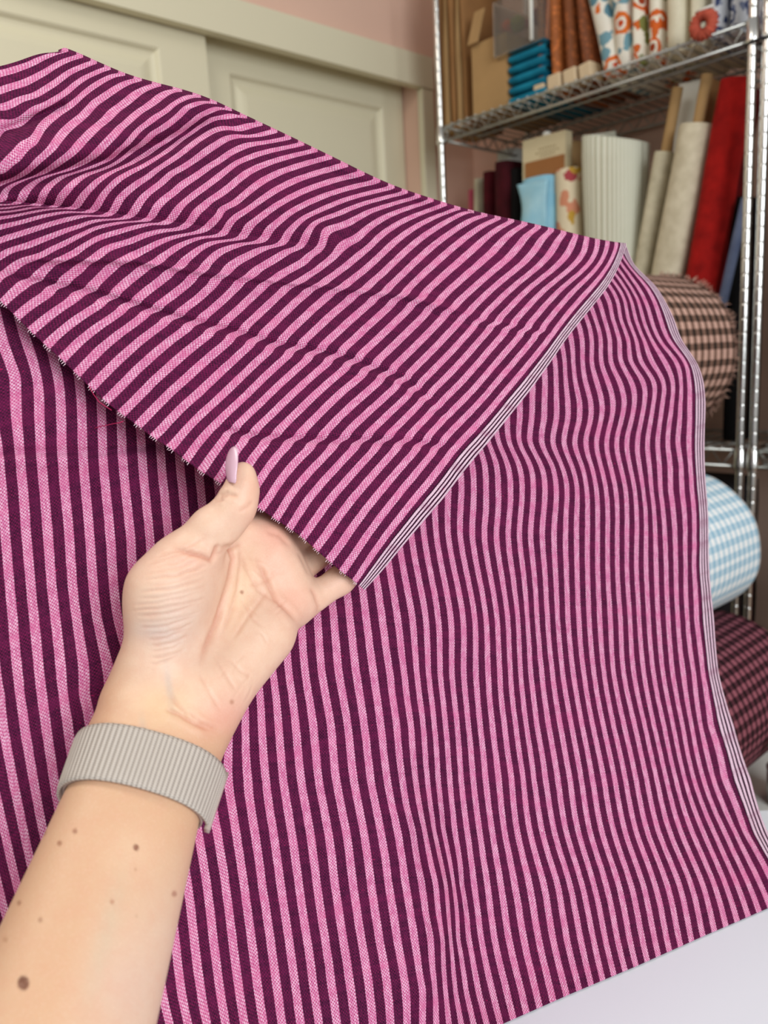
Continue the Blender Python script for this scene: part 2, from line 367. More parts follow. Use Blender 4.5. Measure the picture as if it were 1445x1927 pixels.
# positions of the light stripes, counted from the selvage, read along rows of the lower layer
ROWS = {
 535: {1: 1212, 2: 1196, 3: 1183, 4: 1171, 5: 1158},
 563: {1: 1229, 2: 1212, 3: 1199, 4: 1186, 5: 1174, 6: 1160, 7: 1144},
 601: {1: 1242, 2: 1225, 3: 1210, 4: 1196, 5: 1182, 6: 1168, 7: 1153, 8: 1137, 9: 1120, 10: 1104},
 642: {1: 1259, 2: 1242, 3: 1227, 4: 1212, 5: 1197, 6: 1182, 7: 1165, 8: 1147, 9: 1130, 10: 1113, 11: 1095, 12: 1075},
 680: {1: 1287, 2: 1271, 3: 1250, 4: 1226, 5: 1206, 6: 1187, 7: 1168, 8: 1149, 9: 1131, 10: 1113, 11: 1096, 12: 1078, 13: 1062, 14: 1044},
 718: {1: 1296, 2: 1281, 3: 1265, 4: 1247, 5: 1229, 6: 1209, 7: 1187, 8: 1165, 9: 1143, 10: 1122, 11: 1101, 12: 1082, 13: 1064, 14: 1046, 15: 1025},
 759: {1: 1297, 2: 1280, 3: 1264, 4: 1246, 5: 1229, 6: 1212, 7: 1193, 8: 1174, 9: 1153, 10: 1132, 11: 1111, 12: 1090, 13: 1068, 14: 1047, 15: 1024, 16: 1001, 17: 978},
 797: {1: 1297, 2: 1278, 3: 1259, 4: 1241, 5: 1223, 6: 1205, 7: 1186, 8: 1167, 9: 1148, 10: 1129, 11: 1109, 12: 1088, 13: 1066, 14: 1045, 15: 1022, 16: 999, 17: 977, 18: 954},
 832: {1: 1296, 2: 1275, 3: 1256, 4: 1237, 5: 1218, 6: 1199, 7: 1179, 8: 1160, 9: 1141, 10: 1122, 11: 1102, 12: 1081, 13: 1061, 14: 1040, 15: 1019, 16: 997, 17: 977, 18: 958, 19: 938, 20: 919},
 873: {1: 1298, 2: 1281, 3: 1260, 4: 1240, 5: 1221, 6: 1202, 7: 1184, 8: 1166, 9: 1147, 10: 1129, 11: 1111, 12: 1093, 13: 1074, 14: 1055, 15: 1037, 16: 1016, 17: 996, 18: 975, 19: 954, 20: 933, 21: 911, 22: 888},
 917: {1: 1301, 2: 1283, 3: 1261, 4: 1242, 5: 1225, 6: 1209, 7: 1193, 8: 1176, 9: 1157, 10: 1139, 11: 1121, 12: 1103, 13: 1085, 14: 1066, 15: 1046, 16: 1025, 17: 1003, 18: 982, 19: 960, 20: 937, 21: 914, 22: 891, 23: 868},
 960: {1: 1305, 2: 1287, 3: 1266, 4: 1247, 5: 1230, 6: 1214, 7: 1197, 8: 1179, 9: 1161, 10: 1143, 11: 1124, 12: 1105, 13: 1085, 14: 1065, 15: 1045, 16: 1023, 17: 1001, 18: 980, 19: 959, 20: 937, 21: 914, 22: 890, 23: 866, 24: 842, 25: 818},
 997: {1: 1306, 2: 1289, 3: 1269, 4: 1250, 5: 1232, 6: 1215, 7: 1198, 8: 1179, 9: 1161, 10: 1143, 11: 1124, 12: 1105, 13: 1084, 14: 1064, 15: 1042, 16: 1020, 17: 998, 18: 977, 19: 956, 20: 934, 21: 911, 22: 888, 23: 865},
 1066: {1: 1305, 2: 1290, 3: 1271, 4: 1253, 5: 1234, 6: 1215, 7: 1197, 8: 1179, 9: 1161, 10: 1143, 11: 1124, 12: 1105, 13: 1085, 14: 1065, 15: 1044, 16: 1024, 17: 1003, 18: 983},
 1166: {1: 1310, 2: 1293, 3: 1275, 4: 1257, 5: 1238, 6: 1220, 7: 1202, 8: 1185, 9: 1167, 10: 1148, 11: 1128, 12: 1108, 13: 1089, 14: 1068, 15: 1049, 16: 1030, 17: 1010, 18: 992, 19: 974, 20: 955, 21: 935, 22: 914, 23: 893, 24: 871, 25: 848, 26: 824, 27: 801, 28: 776, 29: 748, 30: 719, 31: 689, 32: 658, 33: 628},
 1266: {1: 1322, 2: 1305, 3: 1285, 4: 1265, 5: 1247, 6: 1229, 7: 1211, 8: 1192, 9: 1173, 10: 1154, 11: 1136, 12: 1117, 13: 1098, 14: 1078, 15: 1058, 16: 1039, 17: 1019, 18: 998, 19: 979, 20: 960, 21: 940, 22: 918, 23: 895, 24: 872, 25: 850, 26: 828, 27: 806, 28: 784, 29: 760, 30: 733, 31: 702, 32: 670, 33: 637, 34: 605, 35: 574, 36: 543},
 1366: {1: 1337, 2: 1318, 3: 1301, 4: 1284, 5: 1266, 6: 1249, 7: 1230, 8: 1213, 9: 1194, 10: 1174, 11: 1154, 12: 1135, 13: 1115, 14: 1095, 15: 1075, 16: 1054, 17: 1032, 18: 1010, 19: 990, 20: 970, 21: 949, 22: 926, 23: 903, 24: 881, 25: 860, 26: 838, 27: 817, 28: 796, 29: 773, 30: 746, 31: 716, 32: 685, 33: 654, 34: 622, 35: 589, 36: 556, 37: 524, 38: 492},
 1466: {1: 1363, 2: 1342, 3: 1323, 4: 1305, 5: 1288, 6: 1271, 7: 1253, 8: 1235, 9: 1216, 10: 1196, 11: 1176, 12: 1156, 13: 1136, 14: 1114, 15: 1093, 16: 1072, 17: 1049, 18: 1026, 19: 1004, 20: 984, 21: 962, 22: 938, 23: 913, 24: 890, 25: 867, 26: 846, 27: 824, 28: 804, 29: 781, 30: 757, 31: 728, 32: 697, 33: 665, 34: 632, 35: 599, 36: 566, 37: 532, 38: 500, 39: 466, 40: 429},
 1566: {1: 1402, 2: 1383, 3: 1363, 4: 1343, 5: 1323, 6: 1302, 7: 1281, 8: 1260, 9: 1239, 10: 1218, 11: 1197, 12: 1176, 13: 1155, 14: 1132, 15: 1110, 16: 1088, 17: 1065, 18: 1043, 19: 1020, 20: 997, 21: 973, 22: 949, 23: 926, 24: 902, 25: 879, 26: 856, 27: 835, 28: 817, 29: 799, 30: 777, 31: 748, 32: 716, 33: 684, 34: 651, 35: 617, 36: 583, 37: 548, 38: 514},
 1666: {1: 1455, 2: 1431, 3: 1409, 4: 1387, 5: 1365, 6: 1344, 7: 1322, 8: 1300, 9: 1278, 10: 1255, 11: 1232, 12: 1210, 13: 1187, 14: 1164, 15: 1140, 16: 1117, 17: 1095, 18: 1072, 19: 1049, 20: 1023, 21: 996, 22: 968, 23: 942, 24: 917, 25: 892, 26: 869, 27: 853, 28: 838, 29: 820, 30: 794, 31: 763, 32: 731, 33: 698, 34: 664, 35: 630, 36: 596, 37: 562, 38: 528, 39: 493, 40: 459, 41: 424, 42: 389, 43: 353},
 1766: {8: 1323, 9: 1300, 10: 1277, 11: 1254, 12: 1231, 13: 1208, 14: 1184, 15: 1161, 16: 1138, 17: 1116, 18: 1092, 19: 1066, 20: 1040, 21: 1013, 22: 985, 23: 957, 24: 930, 25: 905, 26: 882, 27: 862, 28: 847, 29: 832, 30: 810, 31: 779, 32: 747, 33: 713, 34: 679, 35: 645, 36: 611, 37: 577, 38: 543, 39: 508},
 1866: {20: 1064, 21: 1036, 22: 1008, 23: 981, 24: 953, 25: 926, 26: 900, 27: 877, 28: 857, 29: 838, 30: 818, 31: 795, 32: 763, 33: 729, 34: 695, 35: 660, 36: 625, 37: 591, 38: 557, 39: 522, 40: 486, 41: 450, 42: 414, 43: 378, 44: 341, 45: 305},
 706: {46: 147, 47: 108, 48: 68, 49: 28},
 856: {42: 302, 43: 267, 44: 230, 45: 193, 46: 156, 47: 117, 48: 77, 49: 37, 50: -3},
 1006: {43: 281, 44: 245, 45: 207, 46: 168, 47: 130, 48: 90, 49: 49, 50: 10},
 1156: {45: 220, 46: 181, 47: 143, 48: 103, 49: 63, 50: 23},
 1306: {47: 158, 48: 119, 49: 79, 50: 37, 51: 0},
}
EDGE = {500: 1195, 535: 1230, 563: 1249, 601: 1268, 642: 1284, 680: 1309, 718: 1323, 759: 1327, 797: 1326, 840: 1325, 900: 1327, 966: 1332, 1066: 1334, 1166: 1343, 1266: 1352, 1366: 1380, 1466: 1412, 1566: 1444, 1666: 1492}
RIDGE = {0: (1178, 463), 1: (1160, 461), 2: (1145, 459), 3: (1125, 456), 4: (1104, 451), 5: (1083, 445), 6: (1062, 440), 7: (1038, 434), 8: (1011, 428), 9: (986, 422), 10: (962, 417), 11: (936, 412), 12: (910, 407), 13: (887, 401), 14: (860, 394), 15: (834, 386), 16: (809, 377), 17: (785, 370), 18: (763, 363), 19: (738, 354), 20: (711, 343), 21: (681, 328), 22: (646, 309), 23: (614, 295), 24: (590, 283), 25: (566, 271), 26: (544, 261), 27: (518, 248), 28: (488, 234), 29: (456, 221), 30: (428, 205), 31: (402, 194), 32: (376, 181), 33: (345, 169), 34: (285, 162), 35: (248, 151), 36: (230, 141), 37: (203, 130), 38: (176, 118), 39: (150, 106), 40: (122, 95)}
UO = 0.4                                   # light stripe k is centred at u = k + UO
def ridge_xy(u):
    k = np.array([0.0] + [i + UO for i in range(1, 41)]); X = np.array([RIDGE[i][0] for i in range(41)], float); Y = np.array([RIDGE[i][1] for i in range(41)], float)
    ker = np.array([1, 2, 3, 2, 1.]) / 9
    Xs = X.copy(); Ys = Y.copy(); Xs[2:-2] = np.convolve(X, ker, 'valid'); Ys[2:-2] = np.convolve(Y, ker, 'valid')
    u = np.asarray(u, float)
    x = np.interp(u, k, Xs); y = np.interp(u, k, Ys)
    over = np.clip(u - 40.4, 0, None)
    return x - 24 * over, y + 9 * over

# --- distance fields (metres along the optical axis)
SZ = [(0, 600, .425), (60, 900, .418), (60, 1300, .405), (0, 1927, .372), (300, 1000, .452), (450, 1500, .452), (400, 1900, .425), (640, 1200, .492),
      (700, 1500, .492), (700, 1900, .462), (850, 1000, .545), (1000, 800, .585), (1000, 1200, .568), (1000, 1500, .55), (1150, 600, .628), (1150, 1000, .622), (1250, 1300, .622),
      (1330, 900, .665), (1340, 1200, .665), (1200, 520, .632), (1290, 650, .655), (1412, 1466, .65), (600, 700, .525), (400, 600, .485), (800, 600, .57), (200, 500, .458), (-200, 700, .40), (-200, 1300, .385), (-200, 1900, .36),
      (-150, 200, .45), (100, 2080, .362), (500, 2080, .405), (800, 2080, .42)]
def table_depth(px, py):
    r = ray(px, py); return (TABLE_Z + 0.0012 - CAMH) / r[2]
for hx, hy in ((945, 1927), (1072, 1871), (1200, 1817), (1325, 1761), (1445, 1709), (1510, 1682), (860, 1965), (760, 2010)):
    SZ.append((hx, hy, table_depth(hx, hy)))
FZ = [(0, 572, .412), (200, 760, .418), (350, 866, .424), (450, 930, .421), (560, 1005, .430), (680, 1105, .448), (832, 940, .478), (993, 740, .53), (1065, 640, .556), (1177, 465, .60),
      (105, 92, .455), (287, 162, .475), (465, 225, .498), (646, 309, .525), (809, 377, .55), (962, 417, .573), (1083, 445, .588),
      (300, 560, .432), (600, 640, .477), (800, 650, .515), (100, 300, .432), (-200, 300, .405), (400, 400, .46), (600, 800, .455), (0, 450, .418), (900, 560, .545)]
fz = tps([p[:2] for p in FZ], [p[2] for p in FZ], 1e-4)
for u in np.arange(0, 41, 3.0):
    x, y = ridge_xy(u); SZ.append((x, y - 1, float(fz(np.array([[x, y]]))[0, 0]) + 0.014))
sz = tps([p[:2] for p in SZ], [p[2] for p in SZ], 1e-4)

# --- lower layer: x of every stripe as a smooth function of (stripe, row)
P = []; V = []
for y, row in ROWS.items():
    for k, x in row.items(): P.append(((k + UO) * 24.0, y)); V.append(x)
for y, x in EDGE.items(): P.append((0.0, y)); V.append(x)
for u in np.arange(0, 57, 1.5):
    x, y = ridge_xy(u); P.append((u * 24.0, float(y))); V.append(float(x))
for k, x in ((52, -45), (55, -160), (45, 262), (42, 372)): P.append(((k + UO) * 24.0, 1306)); V.append(x)
for k, x in ((52, 80), (55, -20), (48, 205)): P.append(((k + UO) * 24.0, 1866)); V.append(x)
for k, x in ((52, -140), (55, -250)): P.append(((k + UO) * 24.0, 700)); V.append(x)
fx = tps(P, V, 1.5e-7)
HEM = [(680, 2042), (760, 2008), (860, 1965), (945, 1927), (1072, 1871), (1200, 1817), (1325, 1761), (1445, 1709), (1560, 1660)]
NU, UMAX = 430, 55.0
us = np.linspace(0, UMAX, NU)
def hem_y(u):
    y = np.full_like(u, 1800.0)
    hx = np.array([h[0] for h in HEM], float); hy = np.array([h[1] for h in HEM], float)
    for _ in range(12):
        x = fx(np.stack([u * 24.0, y], 1))[:, 0]; y = 0.5 * y + 0.5 * np.interp(x, hx, hy)
    return np.minimum(y, 2040)
RX, RY = ridge_xy(us); HY = hem_y(us)
NV = 330
tv = np.linspace(0, 1, NV)
YY = RY[:, None] + (HY - RY)[:, None] * tv[None, :]
UU = np.repeat(us[:, None], NV, 1)
XX = fx(np.stack([UU.ravel() * 24.0, YY.ravel()], 1))[:, 0].reshape(NU, NV)
# sideways wander of the stripes comes from folds: the same wander, turned into relief
ker = np.exp(-0.5 * (np.arange(-60, 61) / 24.0) ** 2); ker /= ker.sum()
pad = np.pad(XX, ((0, 0), (60, 60)), 'reflect', reflect_type='odd')
XSM = np.apply_along_axis(lambda r: np.convolve(r, ker, 'valid'), 1, pad)
REL = (XX - XSM); REL = np.clip(REL, -22, 22)
ZZ = sz(np.stack([XX.ravel(), YY.ravel()], 1))[:, 0].reshape(NU, NV)
_den = ((XX - CX) / F) * RW[2, 0] + ((YY - CY) / F) * RW[2, 1] + RW[2, 2]
TD = np.where(_den < -0.02, (TABLE_Z + 0.0012 - CAMH) / np.minimum(_den, -0.02), 9.0)
fade = np.clip((TD - ZZ) / 0.05, 0, 1) * np.clip(tv[None, :] * 8, 0, 1)
ZZ = ZZ - 0.75 * REL * ZZ / F * fade
def seg_dist(px, py, line):
    """signed distance to a polyline (positive below it) and the fraction along it"""
    best = np.full(px.shape, 1e9); sg = np.zeros(px.shape); fr = np.zeros(px.shape); n = len(line) - 1
    for i in range(n):
        ax, ay = line[i]; bx, by = line[i + 1]; dx, dy = bx - ax, by - ay; L2 = dx * dx + dy * dy
        t = np.clip(((px - ax) * dx + (py - ay) * dy) / L2, 0, 1); qx = px - ax - t * dx; qy = py - ay - t * dy
        d_ = np.hypot(qx, qy); m = d_ < best
        best = np.where(m, d_, best); sg = np.where(m, np.sign(dx * qy - dy * qx), sg); fr = np.where(m, (i + t) / n, fr)
    return best * sg, fr
# pressed crease across the lower layer at the left, tuck near the bottom
d_, fr = seg_dist(XX, YY, [(-40, 852), (100, 851), (200, 850), (300, 838), (330, 828)])
ZZ += 0.0032 * np.exp(-(d_ / 7.0) ** 2) * np.clip((340 - XX) / 60, 0, 1) - 0.0025 * np.exp(-((d_ - 16) / 16.0) ** 2) * np.clip((340 - XX) / 60, 0, 1)
d_, fr = seg_dist(XX, YY, [(772, 1380), (790, 1480), (822, 1600), (850, 1690), (838, 1790), (822, 1900)])
w = np.sin(np.clip(fr, 0, 1) * math.pi) ** 0.7
ZZ += w * (0.005 * np.exp(-((d_ + 14) / 18.0) ** 2) - 0.006 * np.exp(-((d_ - 20) / 20.0) ** 2))
nz = lambda a, b: np.sin(XX / a + 1.3 * np.sin(YY / b)) * np.sin(YY / (a * 1.4) + XX / (b * 2.0))
ZZ += 0.0009 * nz(90, 140) * fade
ZZ = np.minimum(ZZ, TD)
SP = at_arr(XX, YY, ZZ)
def arclen(Pg):
    return np.concatenate([np.zeros((Pg.shape[0], 1)), np.cumsum(np.linalg.norm(np.diff(Pg, axis=1), axis=2), 1)], 1)

# --- folded-over flap: stripe paths from the cut edge up to the fold
FROW = {940: {1: 779, 2: 742, 3: 703, 4: 662, 5: 621, 6: 580, 7: 541, 8: 504}, 840: {1: 859, 2: 824, 3: 789, 4: 750, 5: 710, 6: 670, 7: 628, 8: 586, 9: 539, 10: 494, 11: 451, 12: 412, 13: 368, 14: 323},
 740: {1: 948, 2: 917, 3: 884, 4: 847, 5: 809, 6: 772, 7: 732, 8: 688, 9: 641, 10: 596, 11: 552, 12: 509, 13: 467, 14: 422, 15: 373, 16: 319, 17: 267, 18: 214},
 640: {1: 1031, 2: 1002, 3: 971, 4: 937, 5: 903, 6: 869, 7: 832, 8: 793, 9: 751, 10: 708, 11: 664, 12: 619, 13: 573, 14: 528, 15: 481, 16: 432, 17: 379, 18: 322, 19: 266, 20: 210, 21: 153, 22: 98},
 540: {1: 1113, 2: 1087, 3: 1060, 4: 1031, 5: 999, 6: 966, 7: 930, 8: 893, 9: 852, 10: 811, 11: 771, 12: 732, 13: 689, 14: 642, 15: 593, 16: 544, 17: 495, 18: 445, 19: 396, 20: 345, 21: 287, 22: 229, 23: 172, 24: 111, 25: 38},
 470: {1: 1158, 2: 1142, 3: 1123, 4: 1100, 5: 1072, 6: 1040, 7: 1007, 8: 970, 9: 930},
 450: {6: 1053, 7: 1021, 8: 985, 9: 948, 10: 911, 11: 872, 12: 831, 13: 790, 14: 749, 15: 709, 16: 669},
 440.1: {23: 340, 24: 280, 25: 219, 26: 159, 27: 95, 28: 27},
 400: {13: 886, 14: 843, 15: 797, 16: 745, 17: 692, 18: 642, 19: 593, 20: 546, 21: 501, 22: 457, 23: 414, 24: 370},
 300: {24: 520, 25: 455, 26: 408, 27: 370, 28: 325, 29: 285, 30: 246, 31: 204, 32: 161, 33: 121, 34: 74, 35: 25},
 200: {31: 321, 32: 278, 33: 229, 34: 180, 35: 130, 36: 76, 37: 19}}
CREASE = {16: (634, 475), 17: (599, 470), 18: (565, 463), 19: (532, 457), 20: (496, 450), 21: (457, 445), 22: (421, 438), }
CUT = {0: (686, 1110), 1: (667, 1094), 2: (643, 1076), 3: (618, 1055), 4: (593, 1033), 5: (569, 1012), 6: (544, 994), 7: (518, 977), 8: (490, 958), 9: (463, 941), 10: (437, 924), 11: (409, 906), 12: (378, 887), 13: (349, 866), 14: (319, 843), 15: (288, 823), 16: (259, 801), 17: (228, 779), 18: (198, 755), 19: (171, 730), 20: (144, 704), 21: (116, 677), 22: (87, 651), 23: (58, 624), 24: (31, 597), 25: (5, 571), 26: (-22, 545), 27: (-49, 520), 28: (-76, 496), 29: (-102, 472), 30: (-128, 449), 31: (-152, 426), 32: (-176, 404), 33: (-200, 382), 34: (-222, 360), 35: (-244, 338), 36: (-264, 317), 37: (-283, 296), 38: (-300, 276), 39: (-316, 257), 40: (-330, 240)}
FEDGE = [(686, 1110), (832, 940), (912, 840), (993, 740), (1064, 640), (1146, 535), (1172, 480), (1178, 463)]
FPATH = {23: [(386, 431), (414, 403), (440, 383)],
 24: [(123, 526), (164, 494), (202, 468), (240, 456), (290, 438), (351, 424), (371, 398), (402, 373), (440, 345)],
 25: [(63, 526), (101, 494), (139, 476), (192, 446), (240, 431), (285, 421), (317, 417), (336, 393), (364, 368), (402, 340), (440, 310)],
 26: [(0, 521), (38, 494), (76, 481), (126, 456), (176, 431), (235, 418), (279, 413), (296, 388), (326, 363), (364, 335), (414, 302), (440, 285)],
 27: [(0, 483), (63, 458), (101, 443), (151, 426), (195, 414), (245, 406), (263, 381), (288, 356), (321, 328), (364, 302), (389, 284), (427, 261), (445, 257)],
 28: [(0, 453), (63, 432), (126, 413), (165, 406), (209, 401), (223, 378), (245, 356), (276, 335), (310, 310), (351, 281), (402, 247), (427, 242), (445, 244)],
 29: [(0, 428), (76, 408), (141, 399), (174, 396), (190, 374), (206, 353), (224, 337), (250, 322), (296, 297), (338, 266), (376, 238), (402, 223), (440, 218)],
 30: [(0, 410), (76, 396), (120, 392), (141, 390), (151, 376), (171, 353), (192, 336), (214, 323), (245, 309), (276, 291), (313, 266), (341, 246), (364, 228), (386, 213), (412, 203)],
 31: [(0, 399), (80, 389), (108, 386), (113, 374), (126, 358), (144, 341), (164, 329), (202, 316), (226, 302), (250, 281), (288, 251), (326, 226), (351, 203), (376, 194)],
 32: [(0, 392), (50, 386), (75, 383), (79, 371), (93, 351), (113, 336), (141, 326), (176, 314), (207, 298), (238, 271), (276, 234), (313, 209), (341, 190), (361, 182)],
 33: [(0, 385), (39, 378), (44, 368), (58, 351), (88, 333), (126, 321), (164, 301), (201, 268), (225, 243), (263, 210), (301, 185), (326, 172)],
 34: [(-20, 378), (5, 375), (8, 364), (20, 351), (50, 337), (83, 323), (113, 303), (151, 270), (176, 245), (200, 225), (230, 198), (256, 175)],
 35: [(-60, 362), (0, 347), (33, 333), (68, 306), (101, 275), (129, 241), (176, 196), (214, 168)],
 36: [(-60, 345), (0, 319), (33, 293), (63, 265), (78, 241), (113, 211), (151, 183), (176, 163), (212, 144)],
 37: [(-80, 270), (0, 236), (63, 208), (126, 173), (176, 140)],
 38: [(-80, 232), (0, 203), (63, 181), (126, 140)],
 39: [(-80, 196), (0, 171), (63, 148), (125, 114)],
 40: [(-80, 160), (0, 139), (63, 118)]}
P = []; V = []
LEN0 = 620.0
for k in range(0, 41):
    if k == 0: pts = FEDGE; u = 0.0
    else:
        u = k + UO
        if k >= 24: pts = [CUT[k]] + FPATH[k] + [RIDGE[k]]
        else:
            pts = [CUT[k]] + [(r[k], y) for y, r in FROW.items() if k in r and y != 440.1] + ([CREASE[k]] if k in CREASE else []) + (FPATH.get(k, [])) + [RIDGE[k]]
            if 17 <= k <= 22:
                cx_, cy_ = CREASE[k]; g_ = min(1.0, (k - 16) / 4.0)
                pts += [(cx_ + 9, cy_ - 16), (cx_ + 22 * g_ + 8, cy_ - 34), (cx_ - 34 * g_ - 6, cy_ + 9), (cx_ - 70 * g_ - 12, cy_ + 24)]
            pts = sorted(pts, key=lambda p: p[0] * 1.0 - p[1] * 0.75)
    pts = np.array(pts, float); L = np.concatenate([[0], np.cumsum(np.hypot(*np.diff(pts, axis=0).T))]); L /= L[-1]
    for (x, y), s in zip(pts, L): P.append((u * 24.0, s * LEN0)); V.append((x, y))
ff = tps(P, V, 1e-7)
NUF, UF = 330, 40.9
uf = np.linspace(0, UF, NUF); NVF = 280; tf = np.linspace(0, 1, NVF)
UUF = np.repeat(uf[:, None], NVF, 1)
XY = ff(np.stack([UUF.ravel() * 24.0, np.repeat(tf[None, :] * LEN0, NUF, 0).ravel()], 1))
FX = XY[:, 0].reshape(NUF, NVF); FY = XY[:, 1].reshape(NUF, NVF)
# meet the fold line exactly at the top row
rx, ry = ridge_xy(uf); wgt = np.clip((tf - 0.85) / 0.15, 0, 1) ** 2
FX += (rx - FX[:, -1])[:, None] * wgt; FY += (ry - FY[:, -1])[:, None] * wgt
def jog(line, amp, w, ends=0.12):
    # the weave steps sideways where a pressed crease crosses it
    global FX
    d_, fr = seg_dist(FX, FY, line); e = np.clip(fr / ends, 0, 1) * np.clip((1 - fr) / ends, 0, 1)
    FX = FX - amp * e * 2.33 * (d_ / w) * np.exp(-(d_ / w) ** 2)
LA = [(0, 489), (150, 491), (250, 493), (400, 517), (640, 545), (760, 560), (910, 600)]
LD = [(-40, 505), (57, 530), (174, 552), (249, 575), (324, 597), (442, 627), (522, 650), (640, 672), (760, 715), (860, 800)]
LE = [(400, 806), (480, 822), (600, 830), (750, 830), (860, 843)]
jog(LA, 3.2, 10); jog(LD, 3.8, 9); jog(LE, 3.0, 8); jog([(880, 600), (960, 617), (1040, 630)], 2.5, 7)
FZZ = fz(np.stack([FX.ravel(), FY.ravel()], 1))[:, 0].reshape(NUF, NVF)
topf = np.clip((1 - tf) / 0.04, 0, 1)[None, :]
def crease(line, up, dn, wu, wd, ends=0.12):
    """relief either side of a crease line: up/dn = offsets in metres just above / below"""
    global FZZ
    d_, fr = seg_dist(FX, FY, line)
    e = np.clip(fr / ends, 0, 1) * np.clip((1 - fr) / ends, 0, 1) if ends else 1.0
    FZZ = FZZ + topf * e * np.where(d_ > 0, dn * np.exp(-d_ / wd), up * np.exp(d_ / wu))
def ridge_line(line, amp, w, ends=0.12, off=0.0):
    global FZZ
    d_, fr = seg_dist(FX, FY, line)
    e = np.clip(fr / ends, 0, 1) * np.clip((1 - fr) / ends, 0, 1) if ends else 1.0
    FZZ = FZZ + topf * e * amp * np.exp(-((d_ - off) / w) ** 2)
# the fold that rolls over in the upper left, the hollow above it
LB = [(-260, 350), (-60, 378), (35, 384), (140, 395), (244, 411), (349, 425), (457, 445), (565, 463), (634, 475), (720, 492), (800, 510)]
d_, fr = seg_dist(FX, FY, LB); e = np.clip((1 - fr) / 0.4, 0, 1) * np.clip(fr / 0.05, 0, 1)
FZZ += topf * e * np.where(d_ > -3, -0.0075 * np.exp(-np.clip(d_ + 3, 0, None) / 42.0), 0.0075 * np.exp(np.clip(d_ + 3, None, 0) / 24.0) - 0.0075 * 2 * np.exp(-((d_ + 3) / 2.2) ** 2) * 0)
LC = [(-200, 372), (0, 349), (125, 322), (212, 304), (274, 284), (360, 249), (430, 222)]
ridge_line(LC, 0.0065, 15, 0.1); ridge_line(LC, -0.004, 26, 0.1, 30); ridge_line(LC, -0.006, 36, 0.1, -46)
ridge_line([(-40, 265), (30, 238), (90, 212), (130, 194)], 0.005, 9, 0.1)
ridge_line(LA, -0.0030, 8, 0.1); crease(LA, 0.0, 0.0022, 8, 40)
ridge_line(LD, 0.0034, 9, 0.1); crease(LD, 0.0, -0.0020, 8, 30)
ridge_line(LE, 0.0032, 8, 0.1)
ridge_line([(520, 262), (640, 332), (720, 352), (800, 390), (900, 440)], 0.0035, 12, 0.15)
ridge_line([(780, 425), (860, 418), (960, 440), (1060, 462)], -0.003, 14, 0.2)
FZZ += 0.0008 * np.sin(FX / 70 + FY / 110) * np.sin(FY / 60 - FX / 150) * topf
# stay in front of the lower layer
SFULL = sz(np.stack([FX.ravel(), FY.ravel()], 1))[:, 0].reshape(NUF, NVF)
FZZ = np.minimum(FZZ, SFULL - 0.004)
FP = at_arr(FX, FY, FZZ)

